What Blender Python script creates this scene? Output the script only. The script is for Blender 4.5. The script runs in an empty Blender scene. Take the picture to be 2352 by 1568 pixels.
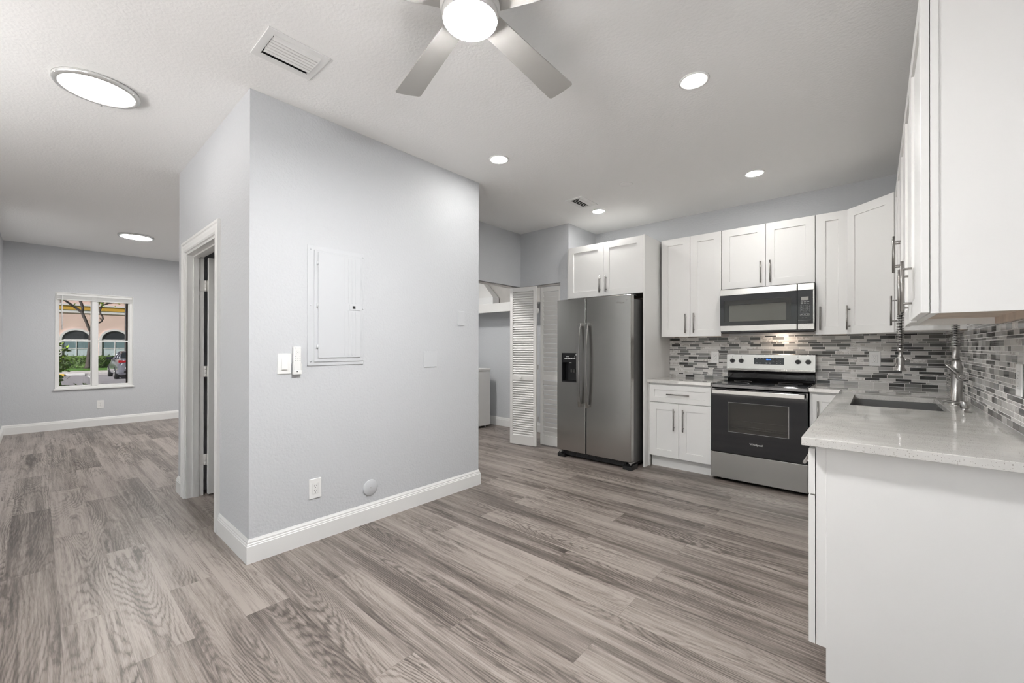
import bpy, bmesh, math, random
from mathutils import Vector, Matrix
random.seed(7)
SC = bpy.context.scene
COL = SC.collection
PI = math.pi

# ------------------------------------------------------------------ camera
H = 2.743
cam_d = bpy.data.cameras.new('camera')
cam_o = bpy.data.objects.new('camera', cam_d)
COL.objects.link(cam_o)
cam_d.sensor_width = 36.0
cam_d.lens = 954.35 / 2352 * 36.0
cam_d.shift_y = 10.8 / 2352
cam_d.clip_start = 0.02
cam_d.clip_end = 300
def cam_matrix(yaw, pitch, roll, loc):
    a, b, c = map(math.radians, (yaw, pitch, roll))
    F = Vector((-math.sin(a) * math.cos(b), math.cos(a) * math.cos(b), math.sin(b)))
    r = Vector((math.cos(a), math.sin(a), 0)); u = r.cross(F)
    r2 = r * math.cos(c) + u * math.sin(c); u2 = -r * math.sin(c) + u * math.cos(c)
    m = Matrix((r2, u2, -F)).transposed().to_4x4()
    m.translation = Vector(loc)
    return m
cam_o.matrix_world = cam_matrix(41.1778, 0.1546, 0.0722, (0, 0, 1.2462))
SC.camera = cam_o

# ------------------------------------------------------------------ world, sun, exposure
W = bpy.data.worlds.new('world'); SC.world = W
W.use_nodes = True
wn = W.node_tree.nodes; wl = W.node_tree.links
sky = wn.new('ShaderNodeTexSky'); sky.sky_type = 'NISHITA'
sky.sun_disc = False; sky.sun_elevation = math.radians(48); sky.sun_rotation = math.radians(150)
wn['Background'].inputs['Strength'].default_value = 0.16
hs = wn.new('ShaderNodeHueSaturation'); hs.inputs['Saturation'].default_value = 0.35
wl.new(sky.outputs[0], hs.inputs['Color']); wl.new(hs.outputs[0], wn['Background'].inputs['Color'])
sun_d = bpy.data.lights.new('sun', 'SUN'); sun_d.energy = 31.0; sun_d.angle = 0.01
sun_d.color = (1.0, 0.97, 0.93)
sun_o = bpy.data.objects.new('sun', sun_d); COL.objects.link(sun_o)
sun_o.rotation_euler = Vector((0.38, -0.72, 0.58)).to_track_quat('Z', 'Y').to_euler()
vs = SC.view_settings
vs.view_transform = 'Standard'; vs.look = 'None'; vs.exposure = 0.36; vs.gamma = 1.0
vs.use_curve_mapping = False
# lamp radiances (the lamps themselves are built further down)
E_FAN, E_DOWN, E_DISC, E_HOOD = 390.0, 122.0, 8.0, 48.0
E_LIV, E_HALL_FILL, E_FILL = 128.0, 105.0, 240.0  # hall and uplighter values belong to unseen lamps added for fill

# ------------------------------------------------------------------ materials
MATS = {}
def node_mat(name):
    m = bpy.data.materials.new(name); m.use_nodes = True
    return m, m.node_tree.nodes, m.node_tree.links, m.node_tree.nodes['Principled BSDF']
def mat(name, col, rough=0.5, metal=0.0, spec=0.5, coat=0.0, emit=None, es=0.0, bump=None, var=None, aniso=0.0):
    """bump=(scale, strength, distance); var=(scale, amount) mottles the colour a little"""
    m, n, l, p = node_mat(name)
    p.inputs['Base Color'].default_value = (*col, 1)
    p.inputs['Roughness'].default_value = rough
    p.inputs['Metallic'].default_value = metal
    p.inputs['Specular IOR Level'].default_value = spec
    p.inputs['Coat Weight'].default_value = coat
    p.inputs['Anisotropic'].default_value = aniso
    if emit:
        p.inputs['Emission Color'].default_value = (*emit, 1)
        p.inputs['Emission Strength'].default_value = es
    g = n.new('ShaderNodeNewGeometry')
    if bump:
        t = n.new('ShaderNodeTexNoise'); t.inputs['Scale'].default_value = bump[0]
        t.inputs['Detail'].default_value = 3
        l.new(g.outputs['Position'], t.inputs['Vector'])
        b = n.new('ShaderNodeBump'); b.inputs['Strength'].default_value = bump[1]
        b.inputs['Distance'].default_value = bump[2]
        l.new(t.outputs[0], b.inputs['Height']); l.new(b.outputs[0], p.inputs['Normal'])
    if var:
        t = n.new('ShaderNodeTexNoise'); t.inputs['Scale'].default_value = var[0]
        l.new(g.outputs['Position'], t.inputs['Vector'])
        r = n.new('ShaderNodeValToRGB')
        r.color_ramp.elements[0].position = 0.3; r.color_ramp.elements[1].position = 0.7
        r.color_ramp.elements[0].color = (*[c * (1 - var[1]) for c in col], 1)
        r.color_ramp.elements[1].color = (*[min(1, c * (1 + var[1])) for c in col], 1)
        l.new(t.outputs[0], r.inputs[0]); l.new(r.outputs[0], p.inputs['Base Color'])
    MATS[name] = m
    return m
def N(n, typ, **k):
    x = n.new(typ)
    for a, b in k.items(): setattr(x, a, b)
    return x
def mth(n, l, op, a, b=None, c=None):
    x = n.new('ShaderNodeMath'); x.operation = op
    for i, v in enumerate((a, b, c)):
        if v is None: continue
        if isinstance(v, (int, float)): x.inputs[i].default_value = v
        else: l.new(v, x.inputs[i])
    return x.outputs[0]

mat('paint_wall', (0.575, 0.588, 0.608), 0.55, spec=0.4, bump=(65, 0.42, 0.007))
mat('paint_ceiling', (0.915, 0.913, 0.905), 0.75, spec=0.2, bump=(62, 0.28, 0.006))
mat('white_trim', (0.80, 0.80, 0.79), 0.38)
mat('white_cabinet', (0.80, 0.793, 0.778), 0.33, spec=0.45)
mat('cabinet_wood', (0.60, 0.50, 0.42), 0.6, var=(14, 0.12))
mat('white_plastic', (0.82, 0.82, 0.81), 0.35)
mat('painted_metal', (0.585, 0.598, 0.618), 0.45)
mat('louver_white', (0.72, 0.71, 0.69), 0.5)
mat('appliance_white', (0.78, 0.77, 0.75), 0.3)
mat('beige_board', (0.52, 0.50, 0.475), 0.6, var=(6, 0.06))
mat('fan_blade', (0.47, 0.46, 0.44), 0.5)
mat('fan_body', (0.74, 0.735, 0.72), 0.35)
mat('nickel', (0.47, 0.46, 0.447), 0.3, metal=1.0)
mat('pull_steel', (0.33, 0.315, 0.30), 0.34, metal=1.0)
mat('lamp_ring', (0.72, 0.72, 0.71), 0.25, metal=0.6)
mat('black_plastic', (0.012, 0.012, 0.013), 0.42)
mat('black_gloss', (0.010, 0.010, 0.011), 0.06, spec=0.6)
mat('dark_grey', (0.045, 0.044, 0.042), 0.38)
mat('oven_enamel', (0.16, 0.155, 0.148), 0.45)
mat('mesh_grey', (0.70, 0.69, 0.66), 0.4)
mat('fridge_side', (0.075, 0.074, 0.072), 0.35)
mat('dark_void', (0.01, 0.01, 0.01), 0.9)
mat('grey_print', (0.45, 0.45, 0.44), 0.5)
mat('light_print', (0.72, 0.72, 0.70), 0.45)
mat('display_grey', (0.30, 0.29, 0.27), 0.3)
mat('clock_blue', (0.02, 0.1, 0.6), 0.4, emit=(0.03, 0.22, 1.0), es=3.0)
mat('lens_fan', (0.9, 0.9, 0.9), 0.4, emit=(1.0, 0.997, 0.99), es=E_FAN)
mat('lens_down', (0.9, 0.9, 0.9), 0.4, emit=(1.0, 0.985, 0.955), es=E_DOWN)
mat('lens_disc', (0.9, 0.9, 0.9), 0.4, emit=(1.0, 0.975, 0.94), es=E_DISC)
mat('lens_living', (0.9, 0.9, 0.9), 0.4, emit=(1.0, 0.975, 0.94), es=E_LIV)
mat('lens_hall_fill', (0.9, 0.9, 0.9), 0.4, emit=(1.0, 0.975, 0.94), es=E_HALL_FILL)
mat('lens_fill', (0.9, 0.9, 0.9), 0.4, emit=(1.0, 0.997, 0.99), es=E_FILL)
mat('lens_hood', (0.9, 0.8, 0.7), 0.4, emit=(1.0, 0.80, 0.64), es=E_HOOD)
mat('sink_steel', (0.32, 0.315, 0.31), 0.35, metal=1.0)
mat('hinge_white', (0.75, 0.74, 0.72), 0.35)

def steel():
    m, n, l, p = node_mat('stainless')
    p.inputs['Metallic'].default_value = 1.0
    g = n.new('ShaderNodeNewGeometry')
    mp = n.new('ShaderNodeMapping'); mp.inputs['Scale'].default_value = (3, 3, 1500)
    l.new(g.outputs['Position'], mp.inputs[0])
    t = n.new('ShaderNodeTexNoise'); t.inputs['Scale'].default_value = 1.0; t.inputs['Detail'].default_value = 2
    l.new(mp.outputs[0], t.inputs['Vector'])
    r = n.new('ShaderNodeValToRGB')
    r.color_ramp.elements[0].color = (0.39, 0.382, 0.366, 1); r.color_ramp.elements[1].color = (0.455, 0.446, 0.428, 1)
    l.new(t.outputs[0], r.inputs[0]); l.new(r.outputs[0], p.inputs['Base Color'])
    s = n.new('ShaderNodeTexNoise'); s.inputs['Scale'].default_value = 5.0; s.inputs['Detail'].default_value = 4
    l.new(g.outputs['Position'], s.inputs['Vector'])
    l.new(mth(n, l, 'MULTIPLY_ADD', s.outputs[0], 0.10, 0.20), p.inputs['Roughness'])
    b = n.new('ShaderNodeBump'); b.inputs['Strength'].default_value = 0.05; b.inputs['Distance'].default_value = 0.002
    l.new(t.outputs[0], b.inputs['Height']); l.new(b.outputs[0], p.inputs['Normal'])
    MATS['stainless'] = m
steel()

def glass(name, tint, rough, refl):
    m = bpy.data.materials.new(name); m.use_nodes = True
    n, l = m.node_tree.nodes, m.node_tree.links
    n.clear()
    o = n.new('ShaderNodeOutputMaterial'); mx = n.new('ShaderNodeMixShader')
    tr = n.new('ShaderNodeBsdfTransparent'); gl = n.new('ShaderNodeBsdfGlossy'); fr = n.new('ShaderNodeFresnel')
    tr.inputs[0].default_value = (*tint, 1); gl.inputs['Roughness'].default_value = rough
    gl.inputs[0].default_value = (refl, refl, refl, 1)
    fr.inputs[0].default_value = 1.45
    l.new(fr.outputs[0], mx.inputs[0]); l.new(tr.outputs[0], mx.inputs[1]); l.new(gl.outputs[0], mx.inputs[2])
    l.new(mx.outputs[0], o.inputs[0])
    MATS[name] = m
glass('clear_glass', (0.96, 0.97, 0.97), 0.0, 0.9)
glass('dimming_glass', (0.36, 0.363, 0.368), 0.0, 0.9)  # invented window tint, holds back the brightness of the sunlit street
glass('oven_glass', (0.72, 0.71, 0.69), 0.03, 0.9)
glass('microwave_glass', (0.68, 0.675, 0.66), 0.08, 0.9)

def floor_mat():
    m, n, l, p = node_mat('oak_planks')
    g = n.new('ShaderNodeNewGeometry'); sp = n.new('ShaderNodeSeparateXYZ')
    l.new(g.outputs['Position'], sp.inputs[0])
    X, Y = sp.outputs[0], sp.outputs[1]
    PW, PL = 0.1893, 1.295
    v = mth(n, l, 'DIVIDE', mth(n, l, 'SUBTRACT', Y, 0.072), PW)
    row = mth(n, l, 'FLOOR', v); fv = mth(n, l, 'FRACT', v)
    par = mth(n, l, 'FLOORED_MODULO', row, 2.0)
    off = mth(n, l, 'MULTIPLY_ADD', par, -0.52, 0.90 + 0.52)
    u = mth(n, l, 'DIVIDE', mth(n, l, 'ADD', X, off), PL)
    idx = mth(n, l, 'FLOOR', u); fu = mth(n, l, 'FRACT', u)
    cb = n.new('ShaderNodeCombineXYZ'); l.new(row, cb.inputs[0]); l.new(idx, cb.inputs[1])
    wn_ = N(n, 'ShaderNodeTexWhiteNoise', noise_dimensions='2D'); l.new(cb.outputs[0], wn_.inputs['Vector'])
    sc = n.new('ShaderNodeSeparateColor'); l.new(wn_.outputs['Color'], sc.inputs[0])
    r1, r2, r3 = sc.outputs
    # grain space: metres along the plank and across it, shifted for every plank
    gx = mth(n, l, 'ADD', X, mth(n, l, 'MULTIPLY', r1, 37.0))
    gy = mth(n, l, 'ADD', mth(n, l, 'MULTIPLY', fv, PW), mth(n, l, 'MULTIPLY', r2, 23.0))
    def coords(sx, sy):
        c = n.new('ShaderNodeCombineXYZ')
        l.new(mth(n, l, 'MULTIPLY', gx, sx), c.inputs[0]); l.new(mth(n, l, 'MULTIPLY', gy, sy), c.inputs[1])
        l.new(mth(n, l, 'MULTIPLY', r3, 9.0), c.inputs[2])
        return c.outputs[0]
    def noise(sx, sy, det=2.0, rough=0.5, dist=0.0):
        t = n.new('ShaderNodeTexNoise'); t.inputs['Scale'].default_value = 1.0
        t.inputs['Detail'].default_value = det; t.inputs['Roughness'].default_value = rough
        t.inputs['Distortion'].default_value = dist
        l.new(coords(sx, sy), t.inputs['Vector']); return t.outputs[0]
    hgt = mth(n, l, 'ADD', noise(0.7, 5.2, 0.0, 0.5, 0.0), mth(n, l, 'MULTIPLY', noise(9.0, 60.0, 3.0, 0.6), 0.045))
    ring = mth(n, l, 'SINE', mth(n, l, 'MULTIPLY', hgt, 230.0))
    ring = mth(n, l, 'MULTIPLY_ADD', ring, 0.5, 0.5)
    ring = mth(n, l, 'POWER', ring, 0.45)
    fib = noise(14.0, 420.0, 2.5, 0.6)
    broad = noise(0.9, 15.0, 3.0, 0.55, 0.2)
    mask = noise(1.3, 5.0, 1.5)
    mask = mth(n, l, 'MAXIMUM', mth(n, l, 'MULTIPLY', mth(n, l, 'SUBTRACT', mask, 0.36), 3.2), 0.0)
    streak = noise(2.2, 75.0, 3.0, 0.6)
    # knots: sparse points, dark centres with a soft halo
    vo = n.new('ShaderNodeTexVoronoi'); vo.inputs['Scale'].default_value = 1.0
    l.new(coords(2.1, 6.5), vo.inputs['Vector'])
    kn = n.new('ShaderNodeMapRange'); kn.inputs['From Min'].default_value = 0.02; kn.inputs['From Max'].default_value = 0.24
    kn.inputs['To Min'].default_value = 1.0; kn.inputs['To Max'].default_value = 0.0
    l.new(vo.outputs['Distance'], kn.inputs['Value'])
    sel = n.new('ShaderNodeSeparateColor'); l.new(vo.outputs['Color'], sel.inputs[0])
    knot = mth(n, l, 'MULTIPLY', mth(n, l, 'POWER', kn.outputs[0], 2.0), mth(n, l, 'GREATER_THAN', sel.outputs[0], 0.72))
    k1 = mth(n, l, 'MULTIPLY', mth(n, l, 'MULTIPLY', mth(n, l, 'SUBTRACT', 1.0, ring), mask), 0.62)
    k2 = mth(n, l, 'MULTIPLY', mth(n, l, 'ADD', mth(n, l, 'MULTIPLY', mth(n, l, 'SUBTRACT', fib, 0.40), 0.75), mth(n, l, 'MULTIPLY', mth(n, l, 'SUBTRACT', streak, 0.44), 1.15)), 1.0)
    k3 = mth(n, l, 'MULTIPLY', mth(n, l, 'SUBTRACT', broad, 0.42), 1.35)
    tone = mth(n, l, 'MULTIPLY', mth(n, l, 'SUBTRACT', r3, 0.46), 0.36)
    d = mth(n, l, 'ADD', mth(n, l, 'ADD', k1, k2), mth(n, l, 'ADD', k3, tone))
    d = mth(n, l, 'ADD', d, mth(n, l, 'MULTIPLY', knot, 0.8))
    ramp = n.new('ShaderNodeValToRGB'); e = ramp.color_ramp.elements
    e[0].position = 0.0; e[0].color = (0.325, 0.282, 0.255, 1)
    e[1].position = 1.0; e[1].color = (0.060, 0.048, 0.041, 1)
    x = e.new(0.32); x.color = (0.226, 0.192, 0.171, 1)
    x = e.new(0.62); x.color = (0.122, 0.101, 0.088, 1)
    l.new(d, ramp.inputs[0])
    # joints
    jy = mth(n, l, 'LESS_THAN', mth(n, l, 'MINIMUM', fv, mth(n, l, 'SUBTRACT', 1.0, fv)), 0.0045)
    jx = mth(n, l, 'LESS_THAN', mth(n, l, 'MINIMUM', fu, mth(n, l, 'SUBTRACT', 1.0, fu)), 0.0008)
    j = mth(n, l, 'MAXIMUM', jx, jy)
    mx = N(n, 'ShaderNodeMix', data_type='RGBA')
    l.new(mth(n, l, 'MULTIPLY', j, 0.45), mx.inputs[0]); l.new(ramp.outputs[0], mx.inputs[6])
    mx.inputs[7].default_value = (0.10, 0.08, 0.07, 1)
    l.new(mx.outputs[2], p.inputs['Base Color'])
    l.new(mth(n, l, 'MULTIPLY_ADD', fib, 0.14, 0.30), p.inputs['Roughness'])
    p.inputs['Specular IOR Level'].default_value = 0.42
    b = n.new('ShaderNodeBump'); b.inputs['Strength'].default_value = 0.10; b.inputs['Distance'].default_value = 0.002
    l.new(mth(n, l, 'ADD', fib, mth(n, l, 'MULTIPLY', j, -1.5)), b.inputs['Height'])
    l.new(b.outputs[0], p.inputs['Normal'])
    MATS['oak_planks'] = m
floor_mat()

def quartz():
    m, n, l, p = node_mat('quartz')
    g = n.new('ShaderNodeNewGeometry')
    def vor(scale):
        v = n.new('ShaderNodeTexVoronoi'); v.inputs['Scale'].default_value = scale
        l.new(g.outputs['Position'], v.inputs['Vector'])
        s = n.new('ShaderNodeSeparateColor'); l.new(v.outputs['Color'], s.inputs[0])
        return v.outputs['Distance'], s.outputs
    d1, c1 = vor(430)
    dark = mth(n, l, 'MULTIPLY', mth(n, l, 'LESS_THAN', d1, 0.42), mth(n, l, 'GREATER_THAN', c1[0], 0.93))
    d2, c2 = vor(300)
    pale = mth(n, l, 'MULTIPLY', mth(n, l, 'LESS_THAN', d2, 0.5), mth(n, l, 'GREATER_THAN', c2[1], 0.72))
    t = n.new('ShaderNodeTexNoise'); t.inputs['Scale'].default_value = 7; t.inputs['Detail'].default_value = 5
    mp = n.new('ShaderNodeMapping'); mp.inputs['Scale'].default_value = (1, 2, 1)
    l.new(g.outputs['Position'], mp.inputs[0]); l.new(mp.outputs[0], t.inputs['Vector'])
    r = n.new('ShaderNodeValToRGB')
    r.color_ramp.elements[0].position = .3; r.color_ramp.elements[1].position = .7
    r.color_ramp.elements[0].color = (0.565, 0.55, 0.525, 1); r.color_ramp.elements[1].color = (0.66, 0.645, 0.62, 1)
    l.new(t.outputs[0], r.inputs[0])
    a = N(n, 'ShaderNodeMix', data_type='RGBA'); l.new(mth(n, l, 'MULTIPLY', pale, .15), a.inputs[0])
    l.new(r.outputs[0], a.inputs[6]); a.inputs[7].default_value = (0.80, 0.79, 0.77, 1)
    b = N(n, 'ShaderNodeMix', data_type='RGBA'); l.new(mth(n, l, 'MULTIPLY', dark, .9), b.inputs[0])
    l.new(a.outputs[2], b.inputs[6]); b.inputs[7].default_value = (0.16, 0.14, 0.12, 1)
    l.new(b.outputs[2], p.inputs['Base Color'])
    p.inputs['Roughness'].default_value = 0.045; p.inputs['Specular IOR Level'].default_value = 0.68
    MATS['quartz'] = m
quartz()

def tile_mat():
    m, n, l, p = node_mat('mosaic_tile')
    a = N(n, 'ShaderNodeAttribute', attribute_name='tone'); b = N(n, 'ShaderNodeAttribute', attribute_name='vein')
    g = n.new('ShaderNodeNewGeometry')
    t = n.new('ShaderNodeTexNoise'); t.inputs['Scale'].default_value = 26; t.inputs['Detail'].default_value = 6
    t.inputs['Distortion'].default_value = 1.4
    l.new(g.outputs['Position'], t.inputs['Vector'])
    r = n.new('ShaderNodeValToRGB')
    r.color_ramp.elements[0].position = .42; r.color_ramp.elements[0].color = (0.62, 0.60, 0.58, 1)
    r.color_ramp.elements[1].position = .56; r.color_ramp.elements[1].color = (1, 1, 1, 1)
    l.new(t.outputs[0], r.inputs[0])
    mx = N(n, 'ShaderNodeMix', data_type='RGBA', blend_type='MULTIPLY')
    l.new(b.outputs['Fac'], mx.inputs[0]); l.new(a.outputs['Color'], mx.inputs[6]); l.new(r.outputs[0], mx.inputs[7])
    l.new(mx.outputs[2], p.inputs['Base Color'])
    l.new(mth(n, l, 'MULTIPLY_ADD', b.outputs['Fac'], 0.16, 0.09), p.inputs['Roughness'])
    p.inputs['Specular IOR Level'].default_value = 0.55
    MATS['mosaic_tile'] = m
tile_mat()
mat('grout', (0.80, 0.79, 0.775), 0.85)
# outdoors
mat('pink_stucco', (0.76, 0.56, 0.49), 0.85, var=(1.5, 0.06), bump=(40, 0.2, 0.01))
mat('ochre_band', (0.62, 0.36, 0.05), 0.8)
mat('white_stucco', (0.74, 0.72, 0.72), 0.8)
mat('window_dark', (0.035, 0.04, 0.045), 0.12)
mat('window_teal', (0.19, 0.27, 0.29), 0.15)
mat('curtain_pale', (0.58, 0.67, 0.69), 0.5)
mat('asphalt', (0.30, 0.285, 0.30), 0.9, var=(3, 0.18))
mat('concrete', (0.58, 0.55, 0.54), 0.85, var=(3, 0.1))
mat('yellow_paint', (0.75, 0.50, 0.06), 0.7)
mat('line_white', (0.75, 0.74, 0.73), 0.7)
mat('lawn_green', (0.075, 0.20, 0.02), 0.9, var=(2.5, 0.4))
mat('hedge_green', (0.09, 0.16, 0.03), 0.7, var=(6, 0.6))
mat('leaf_bright', (0.36, 0.52, 0.07), 0.45, var=(9, 0.45))
mat('bark', (0.085, 0.068, 0.064), 0.85, var=(9, 0.35), bump=(22, 0.5, 0.03))
mat('hedge_leaf', (0.13, 0.22, 0.035), 0.5, var=(9, 0.6))
mat('bark_grey', (0.085, 0.08, 0.082), 0.85, var=(9, 0.3))
mat('rust_metal', (0.30, 0.11, 0.09), 0.6)
mat('car_paint', (0.34, 0.35, 0.40), 0.22, metal=0.7, coat=0.5)
mat('car_glass', (0.02, 0.025, 0.03), 0.05)
mat('tail_red', (0.45, 0.01, 0.02), 0.2)
mat('rubber', (0.015, 0.015, 0.015), 0.8)

# ------------------------------------------------------------------ mesh helpers
class MB:
    """collects closed shapes; T maps local (u, d, z) to the room"""
    def __init__(s, T=None): s.v = []; s.f = []; s.T = T; s.tone = []; s.sm = []
    def pt(s, p):
        p = Vector(p); return s.T @ p if s.T else p
    def add(s, vs, fs, smooth=False):
        b = len(s.v); s.v += [s.pt(p) for p in vs]
        s.f += [[b + i for i in f] for f in fs]; s.sm += [smooth] * len(fs)
        return s
    def box(s, x0, x1, y0, y1, z0, z1):
        v = [(x, y, z) for x in (x0, x1) for y in (y0, y1) for z in (z0, z1)]
        return s.add(v, [(0, 1, 3, 2), (4, 6, 7, 5), (0, 4, 5, 1), (2, 3, 7, 6), (0, 2, 6, 4), (1, 5, 7, 3)])
    def cbox(s, x0, x1, y0, y1, z0, z1, c=0.003):
        """box with chamfered edges on every side"""
        X, Y, Z = (x0, x1), (y0, y1), (z0, z1)
        v = []; ix = {}
        for i in (0, 1):
            for j in (0, 1):
                for k in (0, 1):
                    sx, sy, sz = (1 - 2 * i), (1 - 2 * j), (1 - 2 * k)
                    for a, q in enumerate(((X[i], Y[j] + sy * c, Z[k] + sz * c), (X[i] + sx * c, Y[j], Z[k] + sz * c), (X[i] + sx * c, Y[j] + sy * c, Z[k]))):
                        ix[i, j, k, a] = len(v); v.append(q)
        f = []
        for i in (0, 1):
            f.append([ix[i, 0, 0, 0], ix[i, 1, 0, 0], ix[i, 1, 1, 0], ix[i, 0, 1, 0]])
            f.append([ix[0, i, 0, 1], ix[1, i, 0, 1], ix[1, i, 1, 1], ix[0, i, 1, 1]])
            f.append([ix[0, 0, i, 2], ix[1, 0, i, 2], ix[1, 1, i, 2], ix[0, 1, i, 2]])
            for j in (0, 1):
                f.append([ix[i, j, 0, 0], ix[i, j, 0, 1], ix[i, j, 1, 1], ix[i, j, 1, 0]])
                f.append([ix[i, 0, j, 0], ix[i, 0, j, 2], ix[i, 1, j, 2], ix[i, 1, j, 0]])
                f.append([ix[0, i, j, 1], ix[0, i, j, 2], ix[1, i, j, 2], ix[1, i, j, 1]])
                for k in (0, 1): f.append([ix[i, j, k, 0], ix[i, j, k, 1], ix[i, j, k, 2]])
        return s.add(v, f)
    def prism(s, poly, axis, a0, a1):
        """poly in the two other axes (order x,y,z), extruded along axis"""
        def q(p, a):
            return {'x': (a, p[0], p[1]), 'y': (p[0], a, p[1]), 'z': (p[0], p[1], a)}[axis]
        n = len(poly); v = [q(p, a0) for p in poly] + [q(p, a1) for p in poly]
        f = [list(range(n))[::-1], [n + i for i in range(n)]] + [[i, (i + 1) % n, n + (i + 1) % n, n + i] for i in range(n)]
        return s.add(v, f)
    def cyl(s, p0, p1, r0, r1=None, seg=16, smooth=True):
        return s.tube([p0, p1], [r0, r0 if r1 is None else r1], seg, smooth)
    def tube(s, pts, rad, seg=12, smooth=True):
        pts = [Vector(p) for p in pts]
        if not hasattr(rad, '__len__'): rad = [rad] * len(pts)
        v = []; f = []; ref = None
        for i, p in enumerate(pts):
            d = (pts[min(i + 1, len(pts) - 1)] - pts[max(i - 1, 0)]).normalized()
            if ref is None:
                ref = Vector((0, 0, 1)) if abs(d.z) < 0.9 else Vector((1, 0, 0))
            a = ref - d * ref.dot(d); a.normalize(); b = d.cross(a); ref = a
            v += [p + (a * math.cos(t) + b * math.sin(t)) * rad[i] for t in [2 * PI * k / seg for k in range(seg)]]
        m = len(pts)
        for i in range(m - 1):
            for k in range(seg):
                k2 = (k + 1) % seg
                f.append([i * seg + k, i * seg + k2, (i + 1) * seg + k2, (i + 1) * seg + k])
        s.add(v, f, smooth)
        b = len(s.v) - len(v)
        s.f += [[b + k for k in range(seg)][::-1], [b + (m - 1) * seg + k for k in range(seg)]]; s.sm += [False, False]
        return s
    def lathe(s, prof, c, axis='z', seg=32, smooth=True):
        """prof: list of (r, h) closed on the axis by caps"""
        v = []; f = []
        for r, h in prof:
            for k in range(seg):
                t = 2 * PI * k / seg; a, b = r * math.cos(t), r * math.sin(t)
                q = {'z': (a, b, h), 'x': (h, a, b), 'y': (a, h, b)}[axis]
                v.append((c[0] + q[0], c[1] + q[1], c[2] + q[2]))
        m = len(prof)
        for i in range(m - 1):
            for k in range(seg):
                k2 = (k + 1) % seg
                f.append([i * seg + k, i * seg + k2, (i + 1) * seg + k2, (i + 1) * seg + k])
        s.add(v, f, smooth)
        b = len(s.v) - len(v)
        s.f += [[b + k for k in range(seg)][::-1], [b + (m - 1) * seg + k for k in range(seg)]]; s.sm += [False, False]
        return s
    def slab(s, xs, ys, keep, z0, z1, axis='z'):
        """flat slab with openings: a grid of cells, keep(i, j) says which are solid"""
        def q(a, b, c): return {'z': (a, b, c), 'y': (a, c, b), 'x': (c, a, b)}[axis]
        nx, ny = len(xs) - 1, len(ys) - 1
        K = lambda i, j: 0 <= i < nx and 0 <= j < ny and keep(i, j)
        v = []; ix = {}; f = []
        def V(i, j, k):
            if (i, j, k) not in ix: ix[i, j, k] = len(v); v.append(q(xs[i], ys[j], (z0, z1)[k]))
            return ix[i, j, k]
        for i in range(nx):
            for j in range(ny):
                if not K(i, j): continue
                for k in (0, 1): f.append([V(i, j, k), V(i + 1, j, k), V(i + 1, j + 1, k), V(i, j + 1, k)])
                for di, dj, e in ((-1, 0, ((i, j), (i, j + 1))), (1, 0, ((i + 1, j), (i + 1, j + 1))), (0, -1, ((i, j), (i + 1, j))), (0, 1, ((i, j + 1), (i + 1, j + 1)))):
                    if not K(i + di, j + dj):
                        (a, b), (c, d) = e; f.append([V(a, b, 0), V(c, d, 0), V(c, d, 1), V(a, b, 1)])
        return s.add(v, f)
    def build(s, name, material, parent=None, bevel=0.0, fix=True, kind=None):
        me = bpy.data.meshes.new(name)
        o = bpy.data.objects.new(name, me); COL.objects.link(o)
        base = Vector((0, 0, 0))
        if parent is not None:
            q = parent
            while q is not None: base += Vector(q.location); q = q.parent
            o.parent = parent
        me.from_pydata([p - base for p in s.v], [], s.f)
        me.polygons.foreach_set('use_smooth', s.sm)
        if s.tone:
            me.attributes.new('tone', 'FLOAT_COLOR', 'FACE'); me.attributes.new('vein', 'FLOAT', 'FACE')
            me.attributes['tone'].data.foreach_set('color', [x for c, vv in s.tone for x in (*c, 1.0)])
            me.attributes['vein'].data.foreach_set('value', [vv for c, vv in s.tone])
        if fix:
            bm = bmesh.new(); bm.from_mesh(me)
            bmesh.ops.recalc_face_normals(bm, faces=bm.faces)
            bm.to_mesh(me); bm.free()
        me.materials.append(MATS[material] if isinstance(material, str) else material)
        if bevel:
            md = o.modifiers.new('edge', 'BEVEL'); md.width = bevel; md.segments = 2; md.limit_method = 'ANGLE'
        if kind: o['kind'] = kind
        return o
def thing(name, label, cat, loc=(0, 0, 0), group=None):
    o = bpy.data.objects.new(name, None); COL.objects.link(o)
    o.location = loc; o.empty_display_size = 0.1
    o['label'] = label; o['category'] = cat
    if group: o['group'] = group
    return o
def tag(o, label, cat, group=None):
    o['label'] = label; o['category'] = cat
    if group: o['group'] = group
    return o
def struct(name, mb, m, parent=None, bevel=0.0):
    o = mb.build(name, m, parent, bevel)
    if parent is None: o['kind'] = 'structure'
    return o
def copy_tree(o, parent=None, loc=None):
    c = o.copy(); COL.objects.link(c)
    if parent is not None: c.parent = parent
    if loc is not None: c.location = loc
    for ch in list(o.children): copy_tree(ch, c)
    return c
def frame(origin, u, out):
    """local (u, d, z): u along the wall, d out of it"""
    m = Matrix((Vector(u), Vector(out), Vector((0, 0, 1)))).transposed().to_4x4()
    m.translation = Vector(origin); return m
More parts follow.
